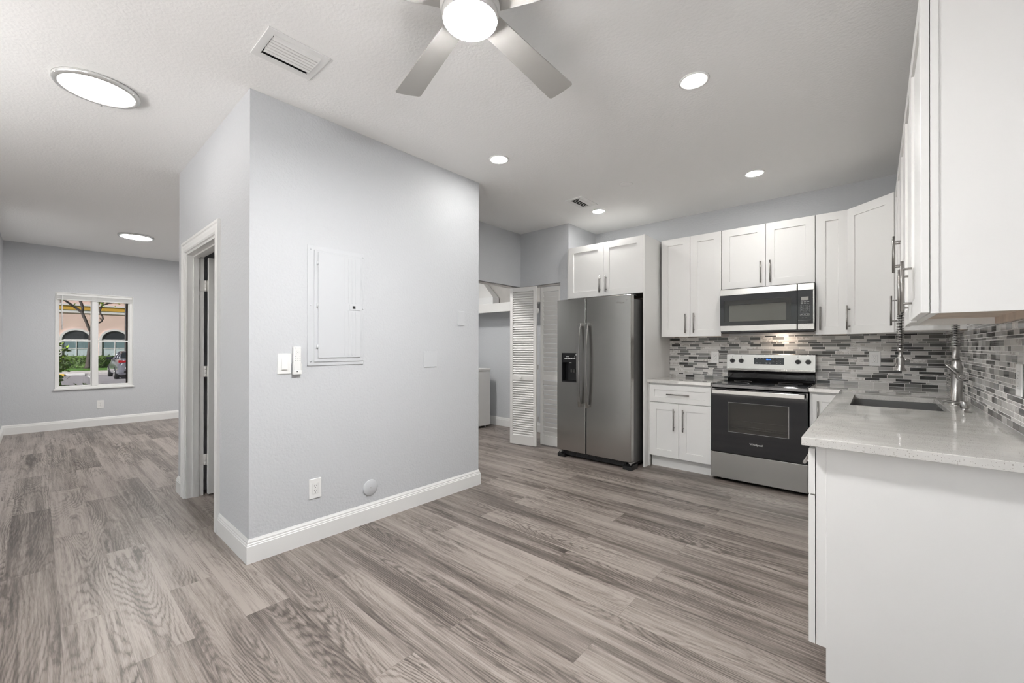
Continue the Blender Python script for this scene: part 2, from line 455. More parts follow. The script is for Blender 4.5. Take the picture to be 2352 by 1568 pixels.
def text(name, body, size, origin, u, out, material, parent, align='CENTER', ext=0.0006, sx=1.0):
    cu = bpy.data.curves.new(name, 'FONT'); cu.body = body; cu.size = size
    cu.align_x = align; cu.align_y = 'CENTER'; cu.extrude = ext; cu.resolution_u = 3
    t = bpy.data.objects.new(name, cu); COL.objects.link(t)
    bpy.context.view_layer.update()
    me = bpy.data.meshes.new_from_object(t.evaluated_get(bpy.context.evaluated_depsgraph_get()))
    bpy.data.objects.remove(t); bpy.data.curves.remove(cu)
    U = Vector(u).normalized(); Z = Vector(out).normalized(); V = Z.cross(U)
    m = Matrix((U * sx, V, Z)).transposed().to_4x4(); m.translation = Vector(origin)
    base = Vector((0, 0, 0)); q = parent
    while q is not None: base += Vector(q.location); q = q.parent
    m.translation = Vector(origin) - base
    me.transform(m); me.name = name
    me.materials.clear(); me.materials.append(MATS[material])
    o = bpy.data.objects.new(name, me); COL.objects.link(o); o.parent = parent
    return o

# ------------------------------------------------------------------ measures of the place (metres)
xA, yD, yAe, xDe = -2.721, 0.807, 2.648, -4.531
xW, yL, xP, yC, xQ = -9.225, -0.3225, -3.542, 4.219, -2.787
yB, xR, hc = 4.862, 0.4288, 0.911          # tile faces of the two kitchen walls, worktop height
yF, xF, yPen = 4.2237, -0.2104, 1.8947     # worktop front edges
yW, xWr = yB + 0.010, xR + 0.010           # the walls behind the tile
UZ0, UZ1 = 1.362, 2.423                    # wall cabinets

# ================================================================== THE SHELL
struct('floor', MB().box(-9.43, 0.60, -3.35, 5.05, -0.12, 0.0), 'oak_planks')
struct('ceiling', MB().box(-9.43, 0.60, -3.35, 5.05, H, H + 0.15), 'paint_ceiling')
WY0, WY1, WZ0, WZ1 = 0.176, 1.044, 0.612, 2.068
ys = [-0.45, WY0, WY1, 3.3]; zs = [0, WZ0, WZ1, H]
struct('wall_window', MB().slab(ys, zs, lambda i, j: not (i == 1 and j == 1), xW - 0.20, xW, 'x'), 'paint_wall')
struct('wall_left', MB().box(xW, -6.9, yL - 0.12, yL, 0, H), 'paint_wall')
struct('wall_entry', MB().box(-7.02, -6.9, -3.3, yL - 0.12, 0, H), 'paint_wall')
struct('wall_right', MB().box(xWr, xWr + 0.15, -3.3, yW, 0, H), 'paint_wall')
xs = [-7.02, -4.2, 0.2, xWr + .15]; zs = [0, 2.35, H]
struct('wall_rear', MB().slab(xs, zs, lambda i, j: not (i == 1 and j == 0), -3.45, -3.3, 'y'), 'paint_wall')
struct('wall_back', MB().box(-5.45, xWr + .15, yW, yW + 0.15, 0, H), 'paint_wall')
# the closet block in the middle of the picture
DX0, DX1, DZ1, JD = -4.277, -3.383, 2.020, 0.118
xs = [xDe, DX0, DX1, xA]; zs = [0, DZ1, H]
struct('wall_door', MB().slab(xs, zs, lambda i, j: not (i == 1 and j == 0), yD, yD + JD, 'y'), 'paint_wall')
struct('wall_panel', MB().box(xA - 0.12, xA, yD + JD, yAe, 0, H), 'paint_wall')
struct('wall_hall', MB().box(-5.45, xA - 0.12, yAe - 0.12, yAe, 0, H), 'paint_wall')
struct('wall_closet', MB().box(xDe, xDe + 0.12, yD + JD, yAe - .12, 0, H), 'paint_wall')
struct('wall_living', MB().box(xW, -5.45, 3.18, 3.3, 0, H), 'paint_wall')
struct('wall_laundry', MB().box(-5.57, -5.45, yAe - .12, yW + .15, 0, H), 'paint_wall')
HZ = 2.043
xs = [xP, -2.905, xQ]; zs = [0, HZ, H]
struct('wall_header', MB().box(xP - 0.1, xP, yAe, yC + 0.1, HZ, H), 'paint_wall')
struct('wall_pantry', MB().slab(xs, zs, lambda i, j: not (i == 0 and j == 0), yC, yC + 0.1, 'y'), 'paint_wall')
struct('wall_fridge', MB().box(xQ - 0.1, xQ, yC + 0.1, yW, 0, H), 'paint_wall')

# baseboards, stepped profile (out, up)
HB, BT = 0.1355, 0.0155
BP = [(0, 0), (BT, 0), (BT, 0.098), (BT - .003, 0.101), (BT - .003, 0.108), (BT - .0065, 0.113), (BT - .0065, 0.121), (BT - .011, 0.130), (BT - .013, HB), (0, HB)]
def base_run(mb, a, b, out, ma=0, mb_=0):
    """a run from a to b (xy); ma, mb_ = +1 to run past an outer corner, -1 to stop short at an inner one"""
    a, b, out = Vector((*a, 0)), Vector((*b, 0)), Vector((*out, 0)); d = (b - a).normalized()
    v = []
    for e, s, m in ((a, -1, ma), (b, 1, mb_)):
        v += [e + out * o + d * s * m * o + Vector((0, 0, z)) for o, z in BP]
    n = len(BP)
    mb.add(v, [list(range(n))[::-1], [n + i for i in range(n)]] + [[i, (i + 1) % n, n + (i + 1) % n, n + i] for i in range(n)])
    return mb
b = MB(); base_run(b, (xA, yD), (xA, yAe), (1, 0), 1, 1); base_run(b, (xA, yAe), (xA - 1.2, yAe), (0, 1), 1, 0)
struct('baseboard_panel', b, 'white_trim')
b = MB(); base_run(b, (DX1 + 0.083, yD), (xA, yD), (0, -1), 0, 1)
struct('baseboard_door', b, 'white_trim')
b = MB(); base_run(b, (xDe, yD), (DX0 - 0.083, yD), (0, -1), 1, 0); base_run(b, (xDe, yD), (xDe, 2.5), (-1, 0), 1, 0)
struct('baseboard_closet', b, 'white_trim')
b = MB(); base_run(b, (xW, yL), (xW, 3.18), (1, 0), -1, -1)
struct('baseboard_window', b, 'white_trim')
b = MB(); base_run(b, (xW, yL), (-6.9, yL), (0, 1), -1, 1)
struct('baseboard_left', b, 'white_trim')
b = MB(); base_run(b, (-5.45, yW), (xQ - .1, yW), (0, -1), -1, -1)
struct('baseboard_laundry', b, 'white_trim')

# ---- door in the short wall: casing, jamb, leaf and hinges
CAS = [(0, 0), (0.0, 0.011), (0.010, 0.016), (0.040, 0.017), (0.052, 0.013), (0.060, 0.013), (0.066, 0.018), (0.083, 0.018), (0.083, 0)]
d1 = bpy.data.objects.new('door_1', None); COL.objects.link(d1); d1.location = (DX0, yD, 0); d1['kind'] = 'structure'
c = MB()
n = len(CAS)
# the casing follows the opening: across = distance from the opening, out of the wall = depth
path = [((DX0, 0), (-1, 0)), ((DX0, DZ1), (-1, 1)), ((DX1, DZ1), (1, 1)), ((DX1, 0), (1, 0))]
v = []
for (px, pz), (ax, az) in path:
    v += [(px + ax * o, yD - t, pz + az * o) for o, t in CAS]
f = [list(range(n))[::-1], [3 * n + i for i in range(n)]]
for k in range(3): f += [[k * n + i, k * n + (i + 1) % n, (k + 1) * n + (i + 1) % n, (k + 1) * n + i] for i in range(n)]
c.add(v, f); c.build('casing', 'white_trim', d1)
j = MB()
JT = 0.019
j.box(DX0 + .0005, DX0 + JT, yD, yD + JD, 0, DZ1 - .0005); j.box(DX1 - JT, DX1 - .0005, yD, yD + JD, 0, DZ1 - .0005); j.box(DX0 + JT, DX1 - JT, yD, yD + JD, DZ1 - JT, DZ1 - .0005)
for x0, x1 in ((DX0 + JT, DX0 + JT + .011), (DX1 - JT - .011, DX1 - JT)): j.box(x0, x1, yD + .045, yD + .083, 0, DZ1 - JT - .011)
j.box(DX0 + JT, DX1 - JT, yD + .045, yD + .083, DZ1 - JT - .011, DZ1 - JT)
j.build('jamb', 'white_trim', d1)
lf = MB(); lf.cbox(DX0 + 0.030, DX0 + 0.065, yD + JD + 0.022, yD + JD + 0.90, 0.012, DZ1 - 0.025, .002)
leaf = lf.build('leaf', 'white_trim', d1)
for z in (0.30, 1.04, 1.76):
    h = MB(); h.box(DX0 + JT, DX0 + JT + .003, yD + .088, yD + JD, z - .045, z + .045)
    h.box(DX0 + 0.030, DX0 + .062, yD + JD + .019, yD + JD + .022, z - .045, z + .045)
    for k in range(3): h.cyl((DX0 + JT + .010, yD + JD + .011, z - .045 + k * .031), (DX0 + JT + .010, yD + JD + .011, z - .017 + k * .031), .0065, seg=10)
    h.box(DX0 + JT, DX0 + JT + .008, yD + JD - .002, yD + JD + .012, z - .045, z + .045)
    h.build('hinge', 'hinge_white', d1)

# ---- window in the far wall
w1 = bpy.data.objects.new('window_1', None); COL.objects.link(w1); w1.location = (xW, WY0, WZ0); w1['kind'] = 'structure'
fw = MB()
fx0, fx1 = xW - 0.075, xW - 0.015
fw.slab([WY0, WY0 + .030, WY1 - .045, WY1], [WZ0, WZ0 + .025, WZ1 - .05, WZ1], lambda i, j: not (i == 1 and j == 1), fx0, fx1, 'x')
fw.box(fx0, fx1 + .004, 0.566, 0.626, WZ0 + .025, WZ1 - .05)
fw.slab([WY0, WY0 + .010, WY1 - .010, WY1], [WZ0, WZ0 + .01, WZ1 - .012, WZ1], lambda i, j: not (i == 1 and j == 1), xW - 0.02, xW + 0.006, 'x')
fw.build('window_frame', 'white_trim', w1, bevel=.002)
for y0, y1 in ((WY0 + .030, 0.566), (0.626, WY1 - .045)):
    s_ = MB(); s_.slab([y0, y0 + .014, y1 - .014, y1], [WZ0 + .025, WZ0 + .042, 1.327, 1.350, WZ1 - .062, WZ1 - .05], lambda i, j: not (i == 1 and j in (1, 3)), xW - .062, xW - .038, 'x')
    so = s_.build('sash', 'white_trim', w1)
    MB().box(xW - .052, xW - .049, y0 + .012, y1 - .012, WZ0 + .04, 1.33).build('pane', 'dimming_glass', so)
    MB().box(xW - .052, xW - .049, y0 + .012, y1 - .012, 1.345, WZ1 - .06).build('pane', 'dimming_glass', so)
MB().cbox(xW - .075, xW + .028, WY0 - .014, WY1 + .012, WZ0 - .022, WZ0 + .002, .003).build('sill', 'white_trim', w1)
bl = thing('window_blind', 'raised white blind gathered at the top of the living room window', 'blind', (xW, WY0, WZ1))
q = MB(); q.cbox(xW - .035, xW + .002, WY0 + .012, WY1 - .012, 2.018, 2.054, .004); q.build('headrail', 'white_plastic', bl)
q = MB()
for k in range(9): q.box(xW - .033, xW - .002, WY0 + .014, WY1 - .014, 1.974 + k * .0048, 1.9772 + k * .0048)
q.build('slats', 'white_plastic', bl)
q = MB(); q.cbox(xW - .033, xW, WY0 + .014, WY1 - .014, 1.955, 1.972, .003); q.build('bottom_rail', 'white_plastic', bl)
q = MB(); q.cyl((xW + .006, .247, 2.02), (xW + .008, .247, 1.505), .0055, seg=8); q.build('wand', 'white_plastic', bl)
# unseen glazed doors added behind the camera for daylight fill
d2 = bpy.data.objects.new('added_door', None); COL.objects.link(d2); d2.location = (-2.1, -3.3, 0); d2['kind'] = 'structure'
q = MB(); q.slab([-4.2, -4.14, -2.03, -1.97, .14, .2], [0.0, .05, 2.30, 2.35], lambda i, j: not (i in (1, 3) and j == 1), -3.42, -3.35, 'y')
q.build('door_frame', 'white_trim', d2)
MB().box(-4.14, -2.03, -3.39, -3.384, .05, 2.30).build('glass_panel', 'clear_glass', d2)
MB().box(-1.97, .14, -3.39, -3.384, .05, 2.30).build('glass_panel', 'clear_glass', d2)

# ================================================================== KITCHEN
TB = frame((0, yW, 0), (1, 0, 0), (0, -1, 0))          # back wall: u = x
TR = frame((xWr, 0, 0), (0, 1, 0), (-1, 0, 0))         # right wall: u = y
def shaker(mb, u0, u1, z0, z1, d0, th=0.020, rail=0.070, rec=0.009):
    d1 = d0 + th; e = 0.0018
    def R(i, d): return [(u0 + i, d, z0 + i), (u1 - i, d, z0 + i), (u1 - i, d, z1 - i), (u0 + i, d, z1 - i)]
    c = 0.0012
    v = R(0, d0) + R(0, d1 - c) + R(c, d1) + R(rail, d1) + R(rail + e, d1 - rec)
    f = [[3, 2, 1, 0], [16, 17, 18, 19]]
    for k in range(4):
        for i in range(4): f.append([k * 4 + i, k * 4 + (i + 1) % 4, k * 4 + 4 + (i + 1) % 4, k * 4 + 4 + i])
    return mb.add(v, f)
def pull(mb, u, d, z, L=0.205, horiz=False, stand=0.030):
    """bar pull: centre line, two posts; z is its lower end (or its height when it lies level)"""
    if horiz:
        mb.cyl((u - L / 2, d + stand, z), (u + L / 2, d + stand, z), .0062, seg=14)
        for s in (-1, 1): mb.cyl((u + s * (L / 2 - .032), d, z), (u + s * (L / 2 - .032), d + stand, z), .0047, seg=10)
    else:
        mb.cyl((u, d + stand, z), (u, d + stand, z + L), .0062, seg=14)
        for q in (z + .032, z + L - .032): mb.cyl((u, d, q), (u, d + stand, q), .0045, seg=10)
    return mb
def add_door(root, T, u0, u1, z0, z1, d0, pl=None, rail=0.070, name='door', flat=False):
    m = MB(T)
    if flat: m.cbox(u0, u1, d0, d0 + .020, z0, z1, .0015)
    else: shaker(m, u0, u1, z0, z1, d0, rail=rail)
    o = m.build(name, 'white_cabinet', root)
    if pl:
        p = pull(MB(T), pl[0], d0 + .020, pl[1], *pl[2:])
        p.build('pull_handle', 'pull_steel', o)
    return o
def carcass(root, T, u0, u1, d, z0, z1, inset=0.0035, rec=0.030):
    """wall cabinet box with a face frame and a recessed underside"""
    m = MB(T); t = .016
    m.box(u0 + inset, u0 + inset + t, 0, d - .019, z0, z1); m.box(u1 - inset - t, u1 - inset, 0, d - .019, z0, z1)
    m.box(u0 + inset + t, u1 - inset - t, 0, d - .019, z1 - t, z1)
    m.slab([u0, u0 + .038, u1 - .038, u1], [z0, z0 + .04, z1 - .04, z1], lambda i, j: not (i == 1 and j == 1), d - .019, d, 'y')
    m.box(u0 + inset + t, u1 - inset - t, 0, .008, z0 + rec, z1 - t)
    m.build('body', 'white_cabinet', root)
    q = MB(T); q.box(u0 + inset + t, u1 - inset - t, .008, d - .019, z0 + rec, z0 + rec + .012)
    q.box(u0 + inset + t, u1 - inset - t, .008, .026, z0, z0 + rec)
    q.build('underside_panel', 'cabinet_wood', root)
def base_body(root, T, u0, u1, d, z1=0.878, toe=0.535, tz=0.122, rl=.09):
    m = MB(T); t = .016
    side = [(.003, 0), (toe, 0), (toe, tz), (d, tz), (d, z1), (.003, z1)]
    def pr(a, b_): m.add([(a, x, z) for x, z in side] + [(b_, x, z) for x, z in side], [list(range(6))[::-1], [6 + i for i in range(6)]] + [[i, (i + 1) % 6, 6 + (i + 1) % 6, 6 + i] for i in range(6)])
    pr(u0, u0 + t); pr(u1 - t, u1)
    m.box(u0 + t, u1 - t, .003, d, tz, tz + t); m.box(u0 + t, u1 - t, .003, .010, tz + t, z1)
    m.box(u0 + t, u1 - t, .010, .09, z1 - .018, z1); m.box(u0 + t, u1 - t, d - rl, d, z1 - .018, z1)
    m.slab([u0 + t, u0 + .038, u1 - .038, u1 - t], [tz + t, tz + .04, 0.67, 0.70, z1 - .04, z1 - .018], lambda i, j: i != 1 or j in (0, 2, 4), d - .019, d, 'y')
    m.build('body', 'white_cabinet', root)
    q = MB(T); q.box(u0 + t, u1 - t, toe - .014, toe, 0, tz); q.build('toe_kick', 'white_cabinet', root)

DW = 0.305; DD = DW + .002
# cabinet over the refrigerator and the tall end panel
D0 = yW - 4.192
r = thing('wall_cabinet', 'deep white two-door cabinet directly above the stainless refrigerator', 'cabinet', (-2.3, yW, 1.82))
carcass(r, TB, -2.783, -1.829, D0, 1.820, UZ1)
add_door(r, TB, -2.755, -2.293, 1.822, UZ1 - .001, D0 + .002, (-2.330, 1.862, 0.19))
add_door(r, TB, -2.290, -1.830, 1.822, UZ1 - .001, D0 + .002, (-2.253, 1.862, 0.19))
r = thing('end_panel', 'tall white panel standing floor to cabinet top beside the refrigerator', 'panel', (-1.817, yW, 0))
MB().cbox(-1.828, -1.808, 4.166, yW, 0, UZ1 + .004, .0015).build('panel_board', 'white_cabinet', r)
MB().cbox(-1.8075, -1.797, 4.262, 4.280, 0, .878, .001).build('scribe_strip', 'white_cabinet', r)

# wall cabinets of the range wall
r = thing('wall_cabinet', 'white two-door wall cabinet between the tall panel and the microwave', 'cabinet', (-1.475, yW, UZ0))
carcass(r, TB, -1.781, -1.171, DW, UZ0, UZ1)
add_door(r, TB, -1.780, -1.4775, UZ0, UZ1, DD, (-1.518, 1.398))
add_door(r, TB, -1.4745, -1.172, UZ0, UZ1, DD, (-1.434, 1.402))
r = thing('wall_cabinet', 'short white two-door cabinet directly above the microwave', 'cabinet', (-.783, yW, 1.83))
carcass(r, TB, -1.165, -.403, DW, 1.826, UZ1)
add_door(r, TB, -1.164, -.7845, 1.828, UZ1, DD, (-.822, 1.862))
add_door(r, TB, -.7815, -.404, 1.828, UZ1, DD, (-.744, 1.862))
r = thing('wall_cabinet', 'narrow white single-door wall cabinet next to the microwave control side', 'cabinet', (-.285, yW, UZ0))
carcass(r, TB, -.400, -.172, DW, UZ0, UZ1)
add_door(r, TB, -.399, -.173, UZ0, UZ1, DD, (-.365, 1.402), rail=.068)
# diagonal corner cabinet
r = thing('corner_cabinet', 'white wall cabinet set diagonally across the kitchen corner', 'cabinet', (xWr, yW, UZ0))
ax, ay = -.171, yW - DW; bx, by = xWr - DW, yW - .610
m = MB(); m.prism([(-.170, yW), (xWr, yW), (xWr, by), (bx, by), (ax, ay)], 'z', UZ0 + .02, UZ1)
m.build('body', 'white_cabinet', r)
L = math.hypot(bx - ax, by - ay); U = Vector(((bx - ax) / L, (by - ay) / L, 0)); O = Vector((U.y, -U.x, 0))
TD = frame((ax, ay, 0), U, O)
m = MB(TD); m.slab([0, .03, L - .03, L], [UZ0, UZ0 + .04, UZ1 - .04, UZ1], lambda i, j: not (i == 1 and j == 1), -.018, .001, 'y'); m.build('face_frame', 'white_cabinet', r)
add_door(r, TD, .004, L - .018, UZ0, UZ1, .002, (.036, 1.398))
# wall cabinets of the sink wall, from the corner towards the camera
r = thing('wall_cabinet', 'white single-door wall cabinet on the sink wall touching the corner cabinet', 'cabinet', (xWr, 4.04, UZ0))
carcass(r, TR, 3.830, 4.250, DW, UZ0, UZ1)
add_door(r, TR, 3.832, 4.228, UZ0, UZ1, DD, (3.90, 1.400))
r = thing('wall_cabinet', 'shorter white wall cabinet above the sink, its pulls set higher than the rest', 'cabinet', (xWr, 3.37, 1.66))
carcass(r, TR, 2.915, 3.828, DW, 1.658, UZ1)
add_door(r, TR, 2.917, 3.3705, 1.658, UZ1, DD, (3.335, 1.70))
add_door(r, TR, 3.3735, 3.826, 1.658, UZ1, DD, (3.41, 1.70))
r = thing('wall_cabinet', 'white wall cabinet hanging over the open worktop end, its blank side facing out', 'cabinet', (xWr, 2.42, UZ0))
carcass(r, TR, 1.900, 2.913, DW, UZ0 - .004, UZ1 + .01)
add_door(r, TR, 1.900, 2.443, UZ0 - .001, UZ1 + .009, DD, (2.335, 1.395))
add_door(r, TR, 2.447, 2.912, UZ0 - .008, UZ1 + .006, DD, (2.58, 1.395))

# base cabinets
DB = yW - 4.268
r = thing('base_cabinet', 'white base cabinet with one drawer over two doors beside the range', 'cabinet', (-1.49, yW, 0))
base_body(r, TB, -1.795, -1.183, DB, toe=yW - 4.325)
add_door(r, TB, -1.789, -1.186, 0.684, 0.861, DB + .002, (-1.4915, .769, .223, True), rail=.050, name='drawer')
add_door(r, TB, -1.789, -1.489, 0.124, 0.677, DB + .002, (-1.533, .405, .222))
add_door(r, TB, -1.486, -1.186, 0.124, 0.677, DB + .002, (-1.442, .405, .222))
r = thing('base_cabinet', 'white corner base cabinet in the gap between the range and the sink run', 'cabinet', (0, yW, 0))
base_body(r, TB, -.416, xWr - .002, DB, toe=yW - 4.325)
add_door(r, TB, -.394, -.200, 0.124, 0.861, DB + .002, (-.357, .585, .222), rail=.060)
MB(TB).box(-.1985, -.168, DB - .018, DB + .012, .122, .878).build('corner_filler', 'white_cabinet', r)
DP = .609
r = thing('base_cabinet', 'white sink base cabinet below the undermount basin', 'cabinet', (xWr, 3.5, 0))
base_body(r, TR, 3.05, 3.964, DP - .004, rl=.025)
add_door(r, TR, 3.053, 3.5055, 0.124, 0.677, DP - .002, (3.465, .405, .222))
add_door(r, TR, 3.5085, 3.961, 0.124, 0.677, DP - .002, (3.549, .405, .222))
add_door(r, TR, 3.053, 3.961, 0.684, 0.861, DP - .002, rail=.050, name='false_front')
MB(TR).box(3.966, 4.245, DP - .03, DP - .004, .122, .878).build('corner_filler', 'white_cabinet', r)
r = thing('base_cabinet', 'white base cabinet between the sink base and the open worktop end', 'cabinet', (xWr, 2.78, 0))
base_body(r, TR, 2.502, 3.048, DP - .004)
add_door(r, TR, 2.505, 3.045, 0.684, 0.861, DP - .002, (2.775, .769, .223, True), rail=.050, name='drawer')
add_door(r, TR, 2.505, 3.045, 0.124, 0.677, DP - .002, (3.0, .405, .222))
r = thing('base_cabinet', 'white base cabinet at the worktop end, blank finished side towards the room', 'cabinet', (xWr, 2.2, 0))
base_body(r, TR, 1.950, 2.500, DP)
m = MB(TR); m.cbox(1.945, 1.9498, .0, DP - .03, 0, .878, .001); m.build('side_panel', 'white_cabinet', r)
add_door(r, TR, 1.947, 2.497, 0.690, 0.862, DP + .003, (2.22, .769, .223, True), rail=.050, name='drawer')
add_door(r, TR, 1.947, 2.497, 0.124, 0.684, DP + .003, (2.45, .405, .222))

# worktops
m = MB(); m.cbox(-1.8075, -1.182, yF, yB - .001, .880, hc, .002)
tag(m.build('countertop', 'quartz'), 'short speckled quartz worktop between tall panel and range', 'countertop')
SX0, SX1, SY0, SY1 = -.113, .296, 3.150, 3.885
xs = [-.418, xF, SX0, SX1, xR - .001]; ys = [yPen, SY0, SY1, yF, yB - .001]
m = MB(); m.slab(xs, ys, lambda i, j: (j == 3 or i > 0) and not (i == 2 and j == 1), .880, hc)
tag(m.build('countertop', 'quartz', bevel=.002), 'long speckled quartz worktop with the sink cut into it', 'countertop')
r = thing('kitchen_sink', 'dark steel undermount sink sunk in the quartz worktop', 'sink', (.09, 3.52, .65))
m = MB(); o = .006
m.slab([SX0 - o - .012, SX0 - o, SX1 + o, SX1 + o + .012], [SY0 - o - .012, SY0 - o, SY1 + o, SY1 + o + .012], lambda i, j: not (i == 1 and j == 1), .668, .879)
m.box(SX0 - o - .012, SX1 + o + .012, SY0 - o - .012, SY1 + o + .012, .660, .668)
m.build('basin', 'sink_steel', r)
m = MB(); m.lathe([(.045, .668), (.045, .671), (.03, .672), (.02, .669)], (.09, 3.52, 0), seg=24); m.build('drain', 'nickel', r)

# mosaic splashbacks
DARK, MID, MIDL, LIGHT, MARB = (.040, .040, .038), (.175, .173, .166), (.33, .322, .31), (.58, .565, .545), (.72, .705, .685)
def mosaic(T, u0, u1, z0, z1, seed):
    rnd = random.Random(seed)
    m = MB(T); z = z0 + .002; k = 0
    rows = [(.0275, 'tall'), (.0115, 'thin'), (.020, 'med')]
    while z < z1 - .004:
        h, typ = rows[k % 3]; k += 1
        zt = min(z + h, z1); u = u0 - rnd.random() * .1
        last = None
        while u < u1:
            if typ == 'tall': L = .098; ch = [DARK, MID, LIGHT, LIGHT, MARB, MIDL, DARK]
            elif typ == 'thin': L = rnd.choice([.148, .098, .048]); ch = [MID, MID, DARK, MARB, LIGHT]
            else: L = rnd.choice([.148, .098, .048, .098]); ch = [DARK, MID, LIGHT, MARB, LIGHT]
            c = rnd.choice(ch)
            if c == last and c is not LIGHT: c = rnd.choice(ch)
            last = c
            a, b_ = max(u, u0), min(u + L, u1)
            if b_ - a > .004:
                n0 = len(m.f)
                m.add([(a, .004, z), (b_, .004, z), (b_, .004, zt), (a, .004, zt), (a, .0095, z), (b_, .0095, z), (b_, .0095, zt), (a, .0095, zt)],
                      [(4, 5, 6, 7), (0, 1, 5, 4), (1, 2, 6, 5), (2, 3, 7, 6), (3, 0, 4, 7), (3, 2, 1, 0)])
                s = 1 + rnd.uniform(-.12, .12)
                m.tone += [(tuple(x * s for x in c), 1.0 if c is MARB else 0.0)] * (len(m.f) - n0)
            u += L + .003
        z = zt + .0032
    return m
sb = bpy.data.objects.new('trim_1', None); COL.objects.link(sb); sb.location = (-.7, yW, .9); sb['kind'] = 'structure'
mosaic(TB, -1.807, xR + .008, hc, UZ0 + .012, 3).build('mosaic_tile', 'mosaic_tile', sb)
MB(TB).box(-1.8075, xWr, 0, .0085, hc - .002, UZ0 + .012).build('grout', 'grout', sb)
sb = bpy.data.objects.new('trim_2', None); COL.objects.link(sb); sb.location = (xWr, 3.4, .9); sb['kind'] = 'structure'
mosaic(TR, 1.93, yB, hc, UZ0 + .02, 5).build('mosaic_tile', 'mosaic_tile', sb)
mosaic(TR, 2.916, 3.827, UZ0 + .023, 1.68, 9).build('mosaic_tile', 'mosaic_tile', sb)
g = MB(TR); g.box(1.93, yB, 0, .0085, hc - .002, UZ0 + .02); g.box(2.916, 3.827, 0, .0085, UZ0 + .02, 1.68)
g.build('grout', 'grout', sb)

# ---- faucet, soap pump
fx, fy = .357, 3.532
r = thing('faucet', 'tall brushed nickel spring faucet standing behind the sink', 'faucet', (fx, fy, hc))
m = MB(); m.lathe([(.036, hc), (.036, hc + .003), (.030, hc + .010), (.0245, hc + .012), (.0245, 1.120), (.0262, 1.123), (.0262, 1.134), (.023, 1.142), (.0185, 1.160), (.0165, 1.176)], (fx, fy, 0), seg=28)
m.build('body', 'nickel', r)
m = MB(); m.lathe([(.0155, 1.174), (.0155, 1.181), (.0175, 1.182), (.0175, 1.186), (.0155, 1.187), (.0155, 1.246), (.0175, 1.248), (.0175, 1.254)], (fx - .004, fy, 0), seg=24)
m.build('neck', 'nickel', r)
m = MB(); m.cyl((fx + .012, fy - .018, 1.080), (fx + .016, fy - .044, 1.080), .021, seg=24); m.cyl((fx + .016, fy - .044, 1.080), (fx + .0165, fy - .047, 1.080), .015, .010, seg=20)
m.tube([(fx + .014, fy - .036, 1.084), (fx - .012, fy - .038, 1.106), (fx - .040, fy - .040, 1.140), (fx - .050, fy - .040, 1.150)], [.011, .0085, .0075, .005], 12)
m.build('lever_handle', 'nickel', r)
# hose path: up from the neck, over, and down to the spray head
hx = .117; R_ = (fx - .004 - hx) / 2; cxm = (fx - .004 + hx) / 2; zc = 1.43
path = [(fx - .004, fy, 1.25 + .18 * i / 6) for i in range(7)] + [(cxm + R_ * math.cos(a), fy, zc + R_ * math.sin(a)) for a in [PI * k / 16 for k in range(1, 16)]] + [(hx, fy, zc - .19 * i / 6) for i in range(7)]
m = MB(); m.tube(path, .0075, 10); m.build('hose', 'black_plastic', r)
P = [Vector(p) for p in path]
cum = [0]
for a, b_ in zip(P, P[1:]): cum.append(cum[-1] + (b_ - a).length)
def at(s):
    for i in range(len(P) - 1):
        if s <= cum[i + 1] or i == len(P) - 2:
            t = (s - cum[i]) / (cum[i + 1] - cum[i]); return P[i].lerp(P[i + 1], t), (P[i + 1] - P[i]).normalized()
turns = int(cum[-1] / .0098); pts = []
for i in range(turns * 12 + 1):
    s = cum[-1] * i / (turns * 12); p, d = at(s); nrm = Vector((0, 1, 0)); bn = d.cross(nrm)
    a = 2 * PI * i / 12; pts.append(p + (nrm * math.cos(a) + bn * math.sin(a)) * .0158)
m = MB(); m.tube(pts, .0026, 6); m.build('spring', 'nickel', r)
m = MB(); m.lathe([(.012, 1.245), (.016, 1.243), (.016, 1.228), (.010, 1.224), (.010, 1.212), (.0095, 1.192), (.0165, 1.188), (.0172, 1.180), (.0165, 1.150), (.018, 1.125), (.0275, 1.110), (.0285, 1.104), (.024, 1.102)], (hx, fy, 0), seg=24)
m.cyl((hx + .014, fy, 1.172), (hx + .038, fy, 1.172), .0052, seg=12)
m.build('spray_head', 'nickel', r)
m = MB(); m.tube([(hx - .014, fy - .004, 1.184), (hx - .021, fy - .006, 1.176), (hx - .023, fy - .006, 1.150), (hx - .030, fy - .007, 1.128)], [.004, .004, .004, .003], 8)
m.build('spray_trigger', 'pull_steel', r)
sx_, sy_ = .350, 3.185
r = thing('soap_dispenser', 'small brushed nickel soap pump near the sink edge', 'soap dispenser', (sx_, sy_, hc))
m = MB(); m.lathe([(.028, hc), (.027, hc + .003), (.014, hc + .011), (.0125, hc + .018), (.0125, hc + .022)], (sx_, sy_, 0), seg=24); m.build('base_flange', 'nickel', r)
m = MB(); m.lathe([(.0165, hc + .020), (.0185, hc + .024), (.0185, hc + .052), (.016, hc + .056)], (sx_, sy_, 0), seg=24); m.build('pump_head', 'nickel', r)
m = MB(); m.tube([(sx_ - .014, sy_, hc + .046), (sx_ - .04, sy_, hc + .050), (sx_ - .066, sy_, hc + .053), (sx_ - .082, sy_, hc + .050)], [.0065, .006, .0055, .0045], 10); m.build('spout', 'nickel', r)

